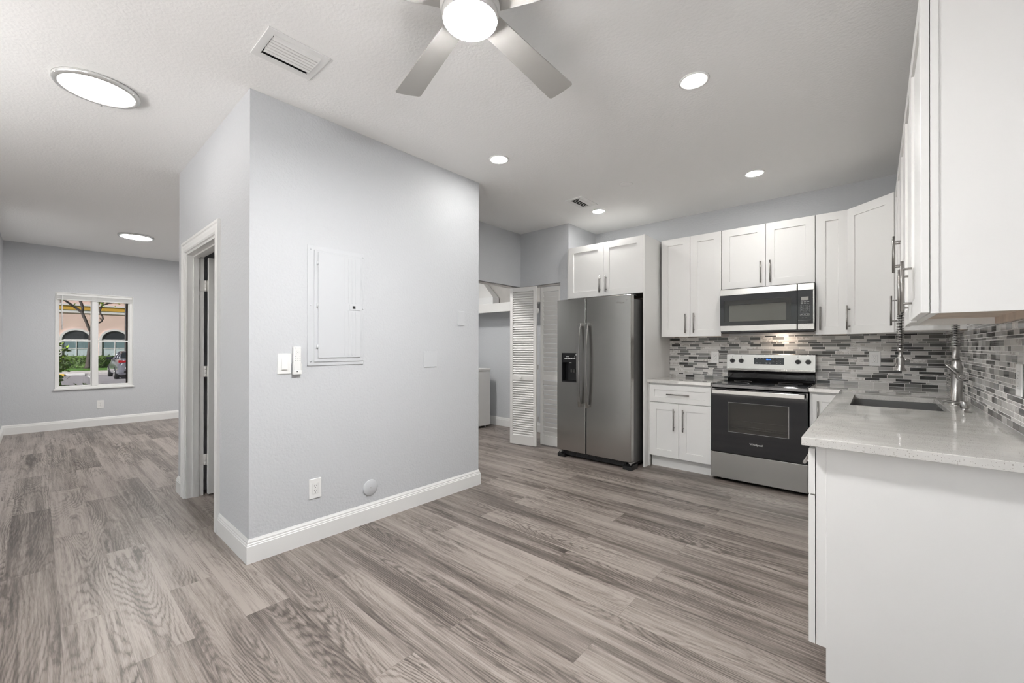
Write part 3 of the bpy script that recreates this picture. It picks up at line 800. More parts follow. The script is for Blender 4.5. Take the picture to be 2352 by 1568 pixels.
# ---- refrigerator
F0 = 3.930
r = thing('refrigerator', 'stainless side-by-side refrigerator with black ice and water dispenser', 'refrigerator', (-2.3, 4.36, 0))
m = MB(); m.cbox(-2.742, -1.861, 4.012, 4.74, .055, 1.748, .006); m.box(-2.73, -1.873, 4.03, 4.72, .03, .056); m.build('case', 'fridge_side', r)
DXa, DXb, DZa, DZb = -2.681, -2.462, .862, 1.180
m = MB()
m.slab([-2.749, DXa, DXb, -2.3765], [.086, DZa, DZb, 1.783], lambda i, j: not (i == 1 and j == 1), F0, 4.000, 'y')
ld = m.build('freezer_door', 'stainless', r, bevel=.004)
m = MB(); m.slab([DXa - .004, DXa + .006, DXb - .006, DXb + .004], [DZa - .004, DZa + .006, DZb - .006, DZb + .004], lambda i, j: not (i == 1 and j == 1), F0 - .003, F0 + .05, 'y')
m.box(DXa + .006, DXb - .006, F0 + .058, F0 + .066, DZa, DZb)
m.box(DXa + .006, DXb - .006, F0 + .001, F0 + .05, 1.080, DZb - .005)
m.box(DXa + .006, DXb - .006, F0 + .002, F0 + .06, DZa, DZa + .010)
dsp = m.build('dispenser', 'black_gloss', ld)
m = MB(); m.box(-2.586, -2.566, F0 + .030, F0 + .038, .965, 1.005); m.box(-2.552, -2.532, F0 + .030, F0 + .038, .965, 1.005)
m.build('dispenser_paddle', 'dark_grey', ld)
m = MB()
for x in (-2.617, -2.592, -2.512): m.cyl((x, F0 + .0015, 1.142), (x, F0 - .0005, 1.142), .0045, seg=8)
for k in range(7): m.box(-2.648 + k * .021, -2.648 + k * .021 + .016, F0, F0 + .0012, 1.118, 1.126)
m.box(-2.500, -2.474, F0, F0 + .0012, 1.158, 1.172); m.cyl((-2.575, F0 + .012, 1.076), (-2.575, F0 + .012, 1.070), .012, seg=12)
m.build('dispenser_lettering', 'light_print', ld)
m = MB(); m.cbox(-2.3655, -1.8495, F0, 4.000, .086, 1.783, .004); rd = m.build('fresh_food_door', 'stainless', r)
for x, dr in ((-2.432, ld), (-2.340, rd)):
    m = MB(); ps = []; K = 16
    sec = [(-.016, -.006), (.016, -.006), (.016, .006), (-.016, .006)]
    vv = []
    for i in range(K + 1):
        t = i / K; z = .594 + .918 * t; y = F0 - .030 - .038 * math.sin(PI * t) ** .8
        vv += [(x + a, y + b_, z) for a, b_ in sec]
    ff = [[3, 2, 1, 0], [K * 4 + i for i in range(4)]]
    for i in range(K):
        for q in range(4): ff.append([i * 4 + q, i * 4 + (q + 1) % 4, i * 4 + 4 + (q + 1) % 4, i * 4 + 4 + q])
    m.add(vv, ff)
    for z in (.612, 1.494): m.box(x - .014, x + .014, F0 - .032, F0 + .001, z - .016, z + .016)
    m.build('handle', 'stainless', dr, bevel=.002)
text('brand_lettering', 'Whirlpool', .021, (-1.965, F0 - .0004, 1.706), (1, 0, 0), (0, -1, 0), 'display_grey', rd)
m = MB(); m.tube([(-1.905, F0 - .0006, 1.728), (-1.895, F0 - .0006, 1.737), (-1.885, F0 - .0006, 1.735), (-1.889, F0 - .0006, 1.728), (-1.899, F0 - .0006, 1.722)], .0012, 6); m.build('swirl_emblem', 'display_grey', rd)
m = MB(); m.box(-2.69, -1.92, 3.975, 4.02, .028, .078)
for k in range(9): m.box(-2.67 + k * .082, -2.61 + k * .082, 3.971, 3.976, .040, .066)
m.build('base_grille', 'black_plastic', r)
for x in (-2.752, -1.945):
    m = MB(); m.prism([(3.945, .004), (3.955, .0), (4.09, .0), (4.09, .05), (3.985, .05), (3.945, .036)], 'x', x, x + .095); m.build('foot', 'black_plastic', r)
for x in (-2.735, -1.885):
    m = MB(); m.box(x, x + .03, 3.955, 4.02, .066, .078); m.cyl((x + .015, 3.965, .05), (x + .015, 3.965, .086), .008, seg=10); m.build('hinge', 'lamp_ring', r)
m = MB(); m.box(-1.905, -1.865, 3.96, 4.09, 1.783, 1.792); m.build('hinge_cover', 'dark_grey', r)

# ---- range
gx0, gx1 = -1.179, -.421
r = thing('range_oven', 'stainless and black electric range with a smooth cooktop', 'stove', (-.8, 4.5, 0))
m = MB(); m.box(gx0 + .004, gx1 - .004, 4.262, 4.845, .03, .862); m.build('body', 'dark_grey', r)
m = MB(); m.cbox(gx0, gx1, 4.228, 4.800, .872, .905, .004); m.cbox(gx0 + .012, gx1 - .012, 4.250, 4.785, .9049, .9095, .001); m.build('cooktop', 'black_gloss', r)
for x, y, ra in ((-1.0, 4.40, .105), (-.6, 4.40, .085), (-1.0, 4.66, .075), (-.6, 4.66, .095)):
    m = MB()
    for q in range(48):
        a, b_ = 2 * PI * q / 48, 2 * PI * (q + 1) / 48
        for r0_ in (ra,):
            m.add([(x + rr * math.cos(t), y + rr * math.sin(t), zz) for zz in (.9096, .90985) for rr, t in ((r0_, a), (r0_ + .0025, a), (r0_ + .0025, b_), (r0_, b_))], [(0, 1, 2, 3), (4, 5, 6, 7), (0, 1, 5, 4), (1, 2, 6, 5), (2, 3, 7, 6), (3, 0, 4, 7)])
    m.build('burner_ring', 'grey_print', r)
# oven door with a real window and cavity
wx0, wx1, wz0, wz1 = -1.033, -.556, .467, .741
m = MB(); m.slab([gx0 + .002, wx0, wx1, gx1 - .002], [.273, wz0, wz1, .862], lambda i, j: not (i == 1 and j == 1), 4.226, 4.262, 'y')
od = m.build('oven_door', 'black_gloss', r)
MB().box(wx0, wx1, 4.228, 4.231, wz0, wz1).build('oven_window', 'oven_glass', od)
m = MB(); m.slab([wx0, wx0 + .003, wx1 - .003, wx1], [wz0, wz0 + .002, wz1 - .002, wz1], lambda i, j: not (i == 1 and j == 1), 4.2255, 4.2275, 'y'); m.build('window_border', 'grey_print', od)
m = MB(); m.box(wx0 - .01, wx1 + .01, 4.256, 4.2615, wz0 - .01, wz1 + .01); m.build('oven_interior', 'oven_enamel', r)
m = MB()
for z in (.505, .525, .575):
    m.cyl((wx0 + .02, 4.247, z), (wx1 - .004, 4.247, z - .004), .0022, seg=6)
for k in range(24): m.cyl((wx0 + .035 + k * .019, 4.250, .505), (wx0 + .035 + k * .019, 4.250, .522), .0012, seg=5)
m.build('oven_rack', 'lamp_ring', r)
m = MB(); m.cbox(-1.158, -.441, 4.168, 4.184, .818, .856, .003)
for x in (-1.12, -.48): m.box(x - .02, x + .02, 4.183, 4.228, .826, .848)
m.build('door_handle', 'stainless', od)
text('brand_lettering', 'Whirlpool', .0245, (-.803, 4.2257, .3755), (1, 0, 0), (0, -1, 0), 'light_print', od)
m = MB(); m.cbox(gx0, gx1, 4.222, 4.262, .030, .266, .004); m.build('storage_drawer', 'stainless', r)
for x in (gx0 + .05, gx1 - .05):
    for y in (4.31, 4.78): MB().cyl((x, y, 0), (x, y, .031), .018, seg=12).build('leveling_foot', 'black_plastic', r)
# backguard
m = MB(); m.prism([(4.800, .900), (4.792, .925), (4.806, .935), (4.800, .985), (4.792, 1.005), (4.852, 1.010), (4.852, .900)], 'x', gx0 + .006, gx1 - .006); m.build('backguard', 'black_gloss', r)
m = MB(); m.prism([(4.778, 1.010), (4.776, 1.024), (4.780, 1.034), (4.790, 1.176), (4.796, 1.182), (4.852, 1.182), (4.852, 1.010)], 'x', gx0, gx1)
cp = m.build('control_panel', 'stainless', r, bevel=.0015)
def cpy(z): return 4.780 + (z - 1.034) / (1.176 - 1.034) * .010
nrm = Vector((0, -1, .07)).normalized()
m = MB(); m.prism([(cpy(1.079) - .0012, 1.079), (cpy(1.145) - .0012, 1.145), (cpy(1.145) + .004, 1.145), (cpy(1.079) + .004, 1.079)], 'x', -.927, -.669)
dp = m.build('display', 'black_gloss', cp)
text('clock_digits', '10:14', .0175, (-.803, cpy(1.128) - .0018, 1.128), (1, 0, 0), (0, -1, .07), 'clock_blue', dp)
m = MB()
def lab(x, z, w=.013, h=.0035): m.box(x - w / 2, x + w / 2, cpy(z) - .0018, cpy(z) - .0008, z - h / 2, z + h / 2)
for x, z in ((-.901, 1.134), (-.873, 1.134), (-.845, 1.134), (-.901, 1.092), (-.873, 1.092), (-.757, 1.134), (-.757, 1.112), (-.729, 1.134), (-.729, 1.112), (-.729, 1.092), (-.699, 1.134), (-.699, 1.112), (-.699, 1.092)): lab(x, z, .012 if x < -.76 else .009)
for x in (-.817, -.787):
    lab(x, 1.097, .018, .001); lab(x, 1.086, .018, .001); lab(x, 1.0915, .004, .004)
m.build('display_lettering', 'grey_print', dp)
for x in (-1.124, -1.042, -.557, -.477):
    z = 1.110; y = cpy(z)
    m = MB(); m.cyl((x, y, z), (x, y - .016, z), .0225, .0205, seg=28)
    m.cbox(x - .0055, x + .0055, y - .024, y - .0155, z - .020, z + .020, .002)
    k = m.build('knob', 'black_plastic', cp)
    m = MB()
    for q in range(32):
        a, b_ = 2 * PI * q / 32, 2 * PI * (q + 1) / 32
        m.add([(x + rr * math.cos(t), y + dy, z + rr * math.sin(t)) for dy in (-.001, .001) for rr, t in ((.0265, a), (.0285, a), (.0285, b_), (.0265, b_))], [(0, 1, 2, 3), (4, 5, 6, 7), (0, 1, 5, 4), (1, 2, 6, 5), (2, 3, 7, 6), (3, 0, 4, 7)])
    for q in range(9):
        a = math.radians(-30 + 30 * q); ca, sa = math.cos(a), math.sin(a)
        m.cyl((x + .034 * ca, y + .001, z + .034 * sa), (x + .034 * ca, y - .001, z + .034 * sa), .0016, seg=6)
    m.box(x - .003, x + .003, y - .001, y + .001, z + .042, z + .050)
    m.build('knob_dial', 'grey_print', k)

# ---- microwave over the range
mx0, mx1, mf = -1.164, -.402, 4.470
r = thing('microwave_oven', 'stainless and black microwave mounted over the range', 'microwave', (-.783, yW, 1.4))
m = MB(); m.box(mx0 + .004, mx1 - .0005, mf + .03, yB - .012, 1.412, 1.824); m.build('body', 'black_plastic', r)
m = MB(); m.prism([(mf + .012, 1.404), (mf + .012, 1.394), (mf + .05, 1.384), (mf + .075, 1.384), (mf + .085, 1.404), (yB - .02, 1.404), (yB - .02, 1.4115), (mf + .03, 1.4115)], 'x', mx0 + .006, mx1 - .004); un = m.build('underside', 'black_plastic', r)
m = MB(); m.box(-.73, -.65, 4.735, 4.785, 1.400, 1.4045); m.build('lamp_lens', 'lens_hood', un)
for x0, x1 in ((-1.10, -.80), (-.62, -.44)):
    m = MB()
    for k in range(8): m.box(x0, x1, 4.53 + k * .015, 4.538 + k * .015, 1.400, 1.4045)
    m.build('grease_filter', 'lamp_ring', un)
sxx = -.526
m = MB(); m.cbox(mx0, sxx - .003, mf, mf + .03, 1.4055, 1.4615, .003); m.cbox(mx0, sxx - .003, mf, mf + .03, 1.7555, 1.816, .003); dm = m.build('door', 'stainless', r)
m = MB(); m.cbox(sxx + .003, mx1, mf, mf + .03, 1.4055, 1.4615, .003); m.cbox(sxx + .003, mx1, mf, mf + .03, 1.7555, 1.816, .003); m.box(mx1 - .008, mx1, mf + .001, mf + .03, 1.4615, 1.7555); cm = m.build('control_side', 'stainless', r)
ix0, ix1, iz0, iz1 = -1.129, -.572, 1.492, 1.703
m = MB(); m.slab([mx0 + .001, ix0, ix1, sxx - .003], [1.4615, iz0, iz1, 1.7555], lambda i, j: not (i == 1 and j == 1), mf + .0015, mf + .03, 'y'); m.build('door_glass', 'black_gloss', dm)
m = MB(); m.box(ix0, ix1, mf + .006, mf + .010, iz0, iz1); m.build('window_screen', 'microwave_glass', dm)
m = MB(); m.slab([ix0, -1.086, -.610, ix1], [iz0, 1.500, 1.661, iz1], lambda i, j: not (i == 1 and j == 1), mf + .012, mf + .022, 'y'); m.build('window_mask', 'dark_grey', dm)
m = MB(); m.box(ix0, ix1, mf + .022, mf + .0285, iz0, iz1); m.build('window_mesh', 'mesh_grey', dm)
m = MB(); m.box(sxx + .003, mx1 - .008, mf + .0015, mf + .03, 1.4615, 1.7555); kp = m.build('keypad', 'black_gloss', cm)
m = MB(); m.box(-.498, -.443, mf, mf + .002, 1.667, 1.697); m.build('keypad_display', 'display_grey', kp)
digs = ['1', '2', '3', '4', '5', '6', '7', '8', '9', '', '0', '']
for i, dch in enumerate(digs):
    if dch: text('key_digit', dch, .011, (-.492 + (i % 3) * .0225, mf + .0009, 1.616 - (i // 3) * .0165), (1, 0, 0), (0, -1, 0), 'light_print', kp)
m = MB()
for i in range(3):
    for jj in range(2): m.box(-.500 + i * .0225, -.483 + i * .0225, mf + .0005, mf + .002, 1.636 + jj * .014, 1.640 + jj * .014)
for jj in range(5): m.box(-.503, -.437, mf + .001, mf + .002, 1.6235 - jj * .0165, 1.6240 - jj * .0165)
for i in range(4): m.box(-.5035 + i * .0222, -.5030 + i * .0222, mf + .001, mf + .002, 1.558, 1.6235)
m.slab([-.505, -.5035, -.4385, -.437], [1.531, 1.5325, 1.5465, 1.548], lambda i, j: not (i == 1 and j == 1), mf + .0005, mf + .002, 'y')
for x in (-.492, -.470, -.448): m.box(x - .006, x + .006, mf + .0005, mf + .002, 1.538, 1.5415)
for x in (-.484, -.459): m.box(x - .006, x + .006, mf + .0005, mf + .002, 1.510, 1.512)
m.box(-.520, -.425, mf + .0005, mf + .002, 1.4895, 1.4915)
m.build('keypad_lettering', 'grey_print', kp)

# ================================================================== ON THE WALLS
def outlet(label, T, u, z, plate='white_plastic', w=.079, h=.128, group=None, d0=0.0):
    """decora duplex outlet, u/z its centre"""
    p = T @ Vector((u, d0, z))
    r = thing('wall_outlet', label, 'outlet', p, group)
    m = MB(T); m.cbox(u - w / 2, u + w / 2, d0, d0 + .007, z - h / 2, z + h / 2, .003); pl = m.build('cover_plate', plate, r)
    m = MB(T); m.cbox(u - .0168, u + .0168, d0 + .006, d0 + .0085, z - .0335, z + .0335, .001); m.build('receptacle', plate, r)
    m = MB(T)
    for s in (-1, 1):
        zz = z + s * .0155
        for x, hh in ((-.0065, .0045), (.0065, .0035)): m.box(u + x - .0010, u + x + .0010, d0 + .008, d0 + .0089, zz + .003 - hh, zz + .003 + hh)
        m.cyl((u, d0 + .008, zz - .0085), (u, d0 + .0089, zz - .0085), .0024, seg=10)
    m.build('slots', 'dark_grey', r)
    m = MB(T); m.slab([u - .0178, u - .0168, u + .0168, u + .0178], [z - .0345, z - .0335, z + .0335, z + .0345], lambda i, j: not (i == 1 and j == 1), d0 + .0066, d0 + .0072, 'y'); m.build('seam', 'grey_print', r)
    return r
TA = frame((xA, 0, 0), (0, 1, 0), (1, 0, 0))
TWN = frame((xW, 0, 0), (0, 1, 0), (1, 0, 0))
outlet('white outlet low on the grey wall above the baseboard, below the breaker panel', TA, 1.1825, .337)
outlet('white outlet under the living room window', TWN, .662, .338)
outlet('white outlet on the mosaic tile between tall panel and range', TB, -1.314, 1.142, d0=.0096)
outlet('white outlet on the mosaic tile between range and faucet', TB, -.004, 1.149, d0=.0096)
outlet('white outlet on the sink wall mosaic, cut by the picture edge', TR, 2.535, 1.12, d0=.0096)
# rocker switch, fan remote
r = thing('light_switch', 'white rocker switch on the grey wall, touching the slim fan remote', 'switch', (xA, .995, 1.144))
m = MB(TA); m.cbox(.9555, 1.0335, 0, .007, 1.081, 1.207, .003); m.build('cover_plate', 'white_plastic', r)
m = MB(TA); u0, u1, z0, z1 = .979, 1.011, 1.109, 1.177
m.add([(u0, .006, z0), (u1, .006, z0), (u1, .006, z1), (u0, .006, z1), (u0, .0135, z0), (u1, .0135, z0), (u1, .0078, z1), (u0, .0078, z1)], [(0, 1, 2, 3), (4, 5, 6, 7), (0, 1, 5, 4), (1, 2, 6, 5), (2, 3, 7, 6), (3, 0, 4, 7)])
m.build('rocker', 'white_plastic', r)
r = thing('fan_remote', 'slim white fan remote in its wall holder, next to the rocker switch', 'remote control', (xA, 1.065, 1.16))
m = MB(TA); m.cbox(1.0425, 1.0875, .004, .022, 1.086, 1.249, .004); m.build('remote_body', 'white_plastic', r)
m = MB(TA); m.slab([1.0395, 1.0425, 1.0875, 1.0905], [1.078, 1.084, 1.145], lambda i, j: not (i == 1 and j == 1), 0, .025, 'y'); m.box(1.0395, 1.0905, 0, .004, 1.078, 1.145); m.cbox(1.0425, 1.0875, .0222, .0245, 1.084, 1.103, .001); m.build('wall_holder', 'white_plastic', r)
m = MB(TA)
for u, z, ra in ((1.0535, 1.240, .0026), (1.0795, 1.240, .0026), (1.0665, 1.2135, .0034), (1.0535, 1.189, .0026), (1.0795, 1.189, .0026), (1.0535, 1.173, .0026), (1.0665, 1.173, .0026), (1.0795, 1.173, .0026), (1.0535, 1.162, .0026), (1.0665, 1.162, .0026), (1.0795, 1.162, .0026)):
    m.cyl((u, .0215, z), (u, .0228, z), ra, seg=10)
for k in range(8):
    a = 2 * PI * k / 8; m.cyl((1.0665 + .010 * math.cos(a), .0215, 1.2135 + .010 * math.sin(a)), (1.0665 + .010 * math.cos(a), .0223, 1.2135 + .010 * math.sin(a)), .0012, seg=6)
m.build('buttons', 'grey_print', r)
m = MB(TA); m.cyl((1.062, .0243, 1.094), (1.062, .0252, 1.094), .0036, seg=12); m.build('holder_screw', 'black_plastic', r)
# breaker panel painted like the wall
r = thing('breaker_panel', 'grey painted electrical breaker panel door set in the big wall', 'breaker panel', (xA, 1.32, 1.5))
m = MB(TA); m.cbox(1.130, 1.516, 0, .006, 1.126, 1.903, .002); m.cbox(1.170, 1.502, .006, .012, 1.150, 1.872, .002); m.build('trim_cover', 'painted_metal', r)
m = MB(TA); m.cbox(1.193, 1.484, .0125, .019, 1.176, 1.861, .002)
for u in (1.37, 1.395, 1.42, 1.445): m.cbox(u, u + .010, .0185, .0205, 1.19, 1.492, .0008); m.cbox(u, u + .010, .0185, .0205, 1.545, 1.85, .0008)
dr = m.build('panel_door', 'painted_metal', r)
m = MB(TA); m.slab([1.404, 1.424, 1.446, 1.483], [1.500, 1.508, 1.528, 1.536], lambda i, j: not (i == 1 and j == 1), .018, .0225, 'y'); m.build('latch_plate', 'painted_metal', dr)
m = MB(TA); m.box(1.424, 1.446, .0192, .0205, 1.508, 1.528); m.build('latch', 'black_plastic', dr)
m = MB(TA)
for z in (1.25, 1.515, 1.79): m.cyl((1.189, .0155, z - .012), (1.189, .0155, z + .012), .005, seg=10)
m.build('door_hinges', 'painted_metal', dr)
for u, z in ((1.150, 1.155), (1.150, 1.515), (1.150, 1.875), (1.509, 1.155), (1.509, 1.515), (1.509, 1.875)):
    m = MB(TA); m.lathe([(.006, .005), (.006, .008), (.003, .0095)], (u, 0, z), axis='y', seg=12)
    m.build('screw', 'painted_metal', r)
def blank(label, u0, u1, z0, z1):
    r = MB(TA); r.cbox(u0, u1, 0, .007, z0, z1, .003); r.cyl(((u0 + u1) / 2, .0068, z0 + .018), ((u0 + u1) / 2, .0080, z0 + .018), .003, seg=10); r.cyl(((u0 + u1) / 2, .0068, z1 - .018), ((u0 + u1) / 2, .0080, z1 - .018), .003, seg=10)
    tag(r.build('blank_plate', 'painted_metal'), label, 'cover plate')
blank('wide grey blank cover plate, lower of the two on the big wall', 2.037, 2.165, 1.085, 1.211)
blank('narrow grey blank cover plate high near the kitchen corner of the wall', 2.393, 2.472, 1.437, 1.561)
m = MB(TA); m.lathe([(.055, 0), (.055, .007), (.051, .010), (.001, .011)], (1.571, 0, .2445), axis='y', seg=36)
o = tag(m.build('cleanout_cover', 'painted_metal'), 'round grey cleanout cover with a centre screw just above the baseboard', 'cover plate')
m = MB(TA); m.lathe([(.004, .010), (.004, .0125), (.002, .0130)], (1.571, 0, .2445), axis='y', seg=12); m.build('screw', 'nickel', o)

# ================================================================== CEILING
def lamp_disc(label, x, y, lens='lens_disc'):
    r = thing('ceiling_light', label, 'ceiling light', (x, y, H), 'flush disc lights')
    m = MB(); m.lathe([(.186, H), (.186, H - .012), (.180, H - .020), (.166, H - .023), (.160, H - .021), (.160, H - .006), (.158, H - .001)], (x, y, 0), seg=64); m.build('trim_ring', 'lamp_ring', r)
    m = MB(); m.lathe([(.1595, H - .008), (.1595, H - .019), (.12, H - .0215), (.001, H - .022)], (x, y, 0), seg=64); m.build('diffuser', lens, r)
    for a in (.9, 3.0, 5.1):
        m = MB(); m.cyl((x + .181 * math.cos(a), y + .181 * math.sin(a), H - .024), (x + .181 * math.cos(a), y + .181 * math.sin(a), H - .006), .006, seg=8); m.build('clip', 'lamp_ring', r)
lamp_disc('large round flush light on the ceiling before the door wall', -3.385, .228)
lamp_disc('large round flush light deep in the living room by the window', -7.525, .880, 'lens_living')
lamp_disc('unseen round flush light added in the hidden living room half behind the closet block', -6.4, 2.35, 'lens_living')  # unseen lamp added to brighten the living room
lamp_disc('unseen round flush light added over the hidden hall in front of the washer', -4.25, 3.02, 'lens_hall_fill')  # unseen lamp added to light the laundry corner
def downlight(label, x, y):
    r = thing('downlight', label, 'downlight', (x, y, H), 'recessed kitchen downlights')
    m = MB(); m.lathe([(.080, H), (.080, H - .003), (.074, H - .006), (.063, H - .004), (.061, H - .001)], (x, y, 0), seg=48); m.build('trim_ring', 'white_plastic', r)
    m = MB(); m.lathe([(.0625, H - .0005), (.0625, H - .003), (.001, H - .0035)], (x, y, 0), seg=48); m.build('lens', 'lens_down', r)
downlight('recessed downlight over the kitchen floor, largest of the four', -.765, 2.422)
downlight('recessed downlight beside the end of the big grey wall', -2.257, 2.420)
downlight('recessed downlight in front of the microwave cabinets', -.781, 4.055)
downlight('recessed downlight next to the small ceiling vent', -2.290, 4.062)
m = MB(); m.lathe([(.058, H), (.058, H - .003), (.054, H - .005), (.001, H - .0055)], (-1.72, 3.55, 0), seg=36)
tag(m.build('ceiling_cover_plate', 'paint_ceiling'), 'faint round blank cover painted like the kitchen ceiling', 'cover plate')
def vent(label, x0, x1, y0, y1, nb, mg, flip):
    r = thing('ceiling_vent', label, 'vent', ((x0 + x1) / 2, (y0 + y1) / 2, H))
    a0, a1, b0, b1 = x0 + mg, x1 - mg, y0 + mg, y1 - mg
    m = MB(); m.slab([x0, a0, a1, x1], [y0, b0, b1, y1], lambda i, j: not (i == 1 and j == 1), H - .006, H)
    for x, y in (((x0 + a0) / 2, (y0 + y1) / 2), ((x1 + a1) / 2, (y0 + y1) / 2)): pass
    m.build('vent_frame', 'white_plastic', r, bevel=.002)
    MB().box(a0, a1, b0, b1, H - .0012, H - .0002).build('duct_shade', 'dark_void', r)  # flat black plate standing in for the shade inside the duct
    w = (a1 - a0) / nb
    m = MB()
    for k in range(nb):
        c = a0 + (k + .5) * w; s = 1 if k >= flip else -1
        # curved blade leaning outwards
        prof = [(c - s * w * .52, H - .016), (c - s * w * .05, H - .0125), (c + s * w * .44, H - .003)]
        poly = prof + [(q[0], q[1] + .0012) for q in prof[::-1]]
        m.prism(poly, 'y', b0, b1)
    m.build('vent_blades', 'white_plastic', r)
    return r
vent('large white ceiling vent between the fan and the door wall', -2.385, -2.125, .707, 1.000, 8, .036, 2)
vent('small white ceiling vent deep in the kitchen near the refrigerator', -2.380, -2.183, 3.540, 3.852, 5, .038, 4)
# ceiling fan with five blades
cx, cy = -1.2046, 1.1237
r = thing('ceiling_fan', 'white five-blade ceiling fan with a round light', 'ceiling fan', (cx, cy, H))
m = MB(); m.lathe([(.105, H), (.108, H - .010), (.108, H - .030), (.120, H - .040), (.122, H - .055), (.122, H - .092), (.118, H - .100), (.118, H - .112)], (cx, cy, 0), seg=64); m.build('motor_housing', 'fan_body', r)
ZB = 2.595
m = MB(); m.lathe([(.118, ZB + .038), (.118, ZB - .018), (.112, ZB - .024), (.112, ZB - .030)], (cx, cy, 0), seg=64); m.build('blade_hub', 'fan_body', r)
lz = ZB - .030
m = MB(); m.lathe([(.1045, lz + .002), (.1045, lz - .030), (.1075, lz - .030), (.1085, lz - .002), (.1085, lz + .002)], (cx, cy, 0), seg=64); m.build('light_rim', 'fan_body', r)
m = MB(); m.lathe([(.104, lz), (.104, lz - .030), (.100, lz - .038), (.085, lz - .043), (.001, lz - .045)], (cx, cy, 0), seg=64); m.build('light_lens', 'lens_fan', r)
for k in range(5):
    a = math.radians(93.54 + 72 * k)
    ca, sa = math.cos(a), math.sin(a)
    T = Matrix(((ca, -sa, 0, cx), (sa, ca, 0, cy), (0, 0, 1, ZB), (0, 0, 0, 1)))
    # outline in (radius, side), tilted about its length
    out = [(.10, -.051), (.30, -.057), (.50, -.064), (.678, -.072), (.690, -.069), (.695, -.060), (.700, 0), (.699, .058), (.694, .066), (.684, .070), (.50, .063), (.30, .057), (.10, .051)]
    tilt = math.radians(-9.3)
    top = [(x, y * math.cos(tilt), y * math.sin(tilt) + .003) for x, y in out]; bot = [(x, y, z - .006) for x, y, z in top]
    n = len(out)
    m = MB(T); m.add(top + bot, [list(range(n)), [n + i for i in range(n)][::-1]] + [[i, (i + 1) % n, n + (i + 1) % n, n + i] for i in range(n)])
    bo = m.build('blade', 'fan_blade', r, bevel=.0012)
    m = MB(T); m.cbox(.085, .165, -.028, .028, .006, .014, .002); m.build('blade_iron', 'fan_body', bo)

# unseen uplighters added behind the camera to bounce light off the ceiling
def fill_uplighter(label, x, y):
    r = thing('added_uplighter', label, 'floor lamp', (x, y, 0), 'added fill uplighters')
    m = MB(); m.lathe([(.14, 0), (.14, .012), (.10, .022), (.014, .030)], (x, y, 0), seg=32); m.build('base', 'nickel', r)
    m = MB(); m.cyl((x, y, .028), (x, y, 1.70), .012, seg=14); m.build('pole', 'nickel', r)
    m = MB(); m.lathe([(.02, 1.69), (.10, 1.72), (.16, 1.79), (.17, 1.83), (.165, 1.83), (.152, 1.80), (.001, 1.795)], (x, y, 0), seg=36); m.build('lamp_shade', 'white_plastic', r)
    m = MB(); m.lathe([(.14, 1.800), (.14, 1.804), (.001, 1.806)], (x, y, 0), seg=36); m.build('light_lens', 'lens_fill', r)
fill_uplighter('unseen white bowl uplighter added for fill light, on a nickel pole by the glazed door', -3.3, -1.75)
fill_uplighter('unseen white bowl uplighter added for fill light, on a nickel pole by the entry wall', -0.9, -1.75)

# ================================================================== LAUNDRY CORNER
def louver_panel(name, root, p0, p1, z0, z1, nsl, flip, mid=True, th=.028):
    p0, p1 = Vector((*p0, 0)), Vector((*p1, 0)); U = (p1 - p0).normalized(); w = (p1 - p0).length
    O = Vector((U.y, -U.x, 0)); T = frame(p0, U, O)
    m = MB(T); st = .042
    zm = .86 if mid else None
    m.cbox(0, st, -th / 2, th / 2, z0, z1, .002); m.cbox(w - st, w, -th / 2, th / 2, z0, z1, .002)
    m.box(st, w - st, -th / 2 + .001, th / 2 - .001, z0, z0 + .115); m.box(st, w - st, -th / 2 + .001, th / 2 - .001, z1 - .055, z1)
    if mid: m.box(st, w - st, -th / 2 + .001, th / 2 - .001, zm - .03, zm + .03)
    o = m.build(name, 'louver_white', root)
    q = MB(T)
    segs = [(z0 + .115, zm - .03), (zm + .03, z1 - .055)] if mid else [(z0 + .115, z1 - .055)]
    tot = sum(b_ - a for a, b_ in segs)
    for a, b_ in segs:
        n = max(1, round(nsl * (b_ - a) / tot)); p = (b_ - a) / n
        for k in range(n):
            z = a + k * p; s = -1 if flip else 1; t = .004; lap = .82 if flip else .90
            q.add([(st, s * .010, z - .002), (w - st, s * .010, z - .002), (w - st, s * .010, z - .002 + t), (st, s * .010, z - .002 + t),
                   (st, -s * .010, z + p * lap), (w - st, -s * .010, z + p * lap), (w - st, -s * .010, z + p * lap + t), (st, -s * .010, z + p * lap + t)],
                  [(0, 1, 2, 3), (4, 5, 6, 7), (0, 1, 5, 4), (1, 2, 6, 5), (2, 3, 7, 6), (3, 0, 4, 7)])
    q.build('slats', 'louver_white', o)
    return o, T, w
r = thing('bifold_door', 'white louvered bifold closet door folded beside the refrigerator', 'closet door', (-3.25, 4.1, 0))
o, T, w = louver_panel('door_panel', r, (-3.555, 4.035), (-3.172, 4.092), .014, 2.008, 60, False)
m = MB(T); m.lathe([(.009, .013), (.008, .024), (.015, .028), (.017, .034), (.013, .040), (.002, .042)], (w * .45, 0, .86), axis='y', seg=20); m.build('knob', 'louver_white', o)
o2, T2, w2 = louver_panel('door_panel', r, (-3.222, 4.245), (-2.909, 4.262), .014, 2.006, 30, True, mid=True)
for z in (.35, 1.0, 1.7):
    m = MB(); m.cyl((-3.176, 4.130, z - .03), (-3.176, 4.130, z + .03), .004, seg=8); m.box(-3.180, -3.150, 4.106, 4.1085, z - .03, z + .03); m.build('hinge', 'lamp_ring', o)
r = thing('door_track', 'painted bifold door track under the closet headers', 'door track', (xP, yC, HZ))
m = MB(); m.cbox(xP - .062, xP - .028, yAe + .02, yC + .06, HZ - .024, HZ - .002, .002); m.build('track_run', 'beige_board', r)
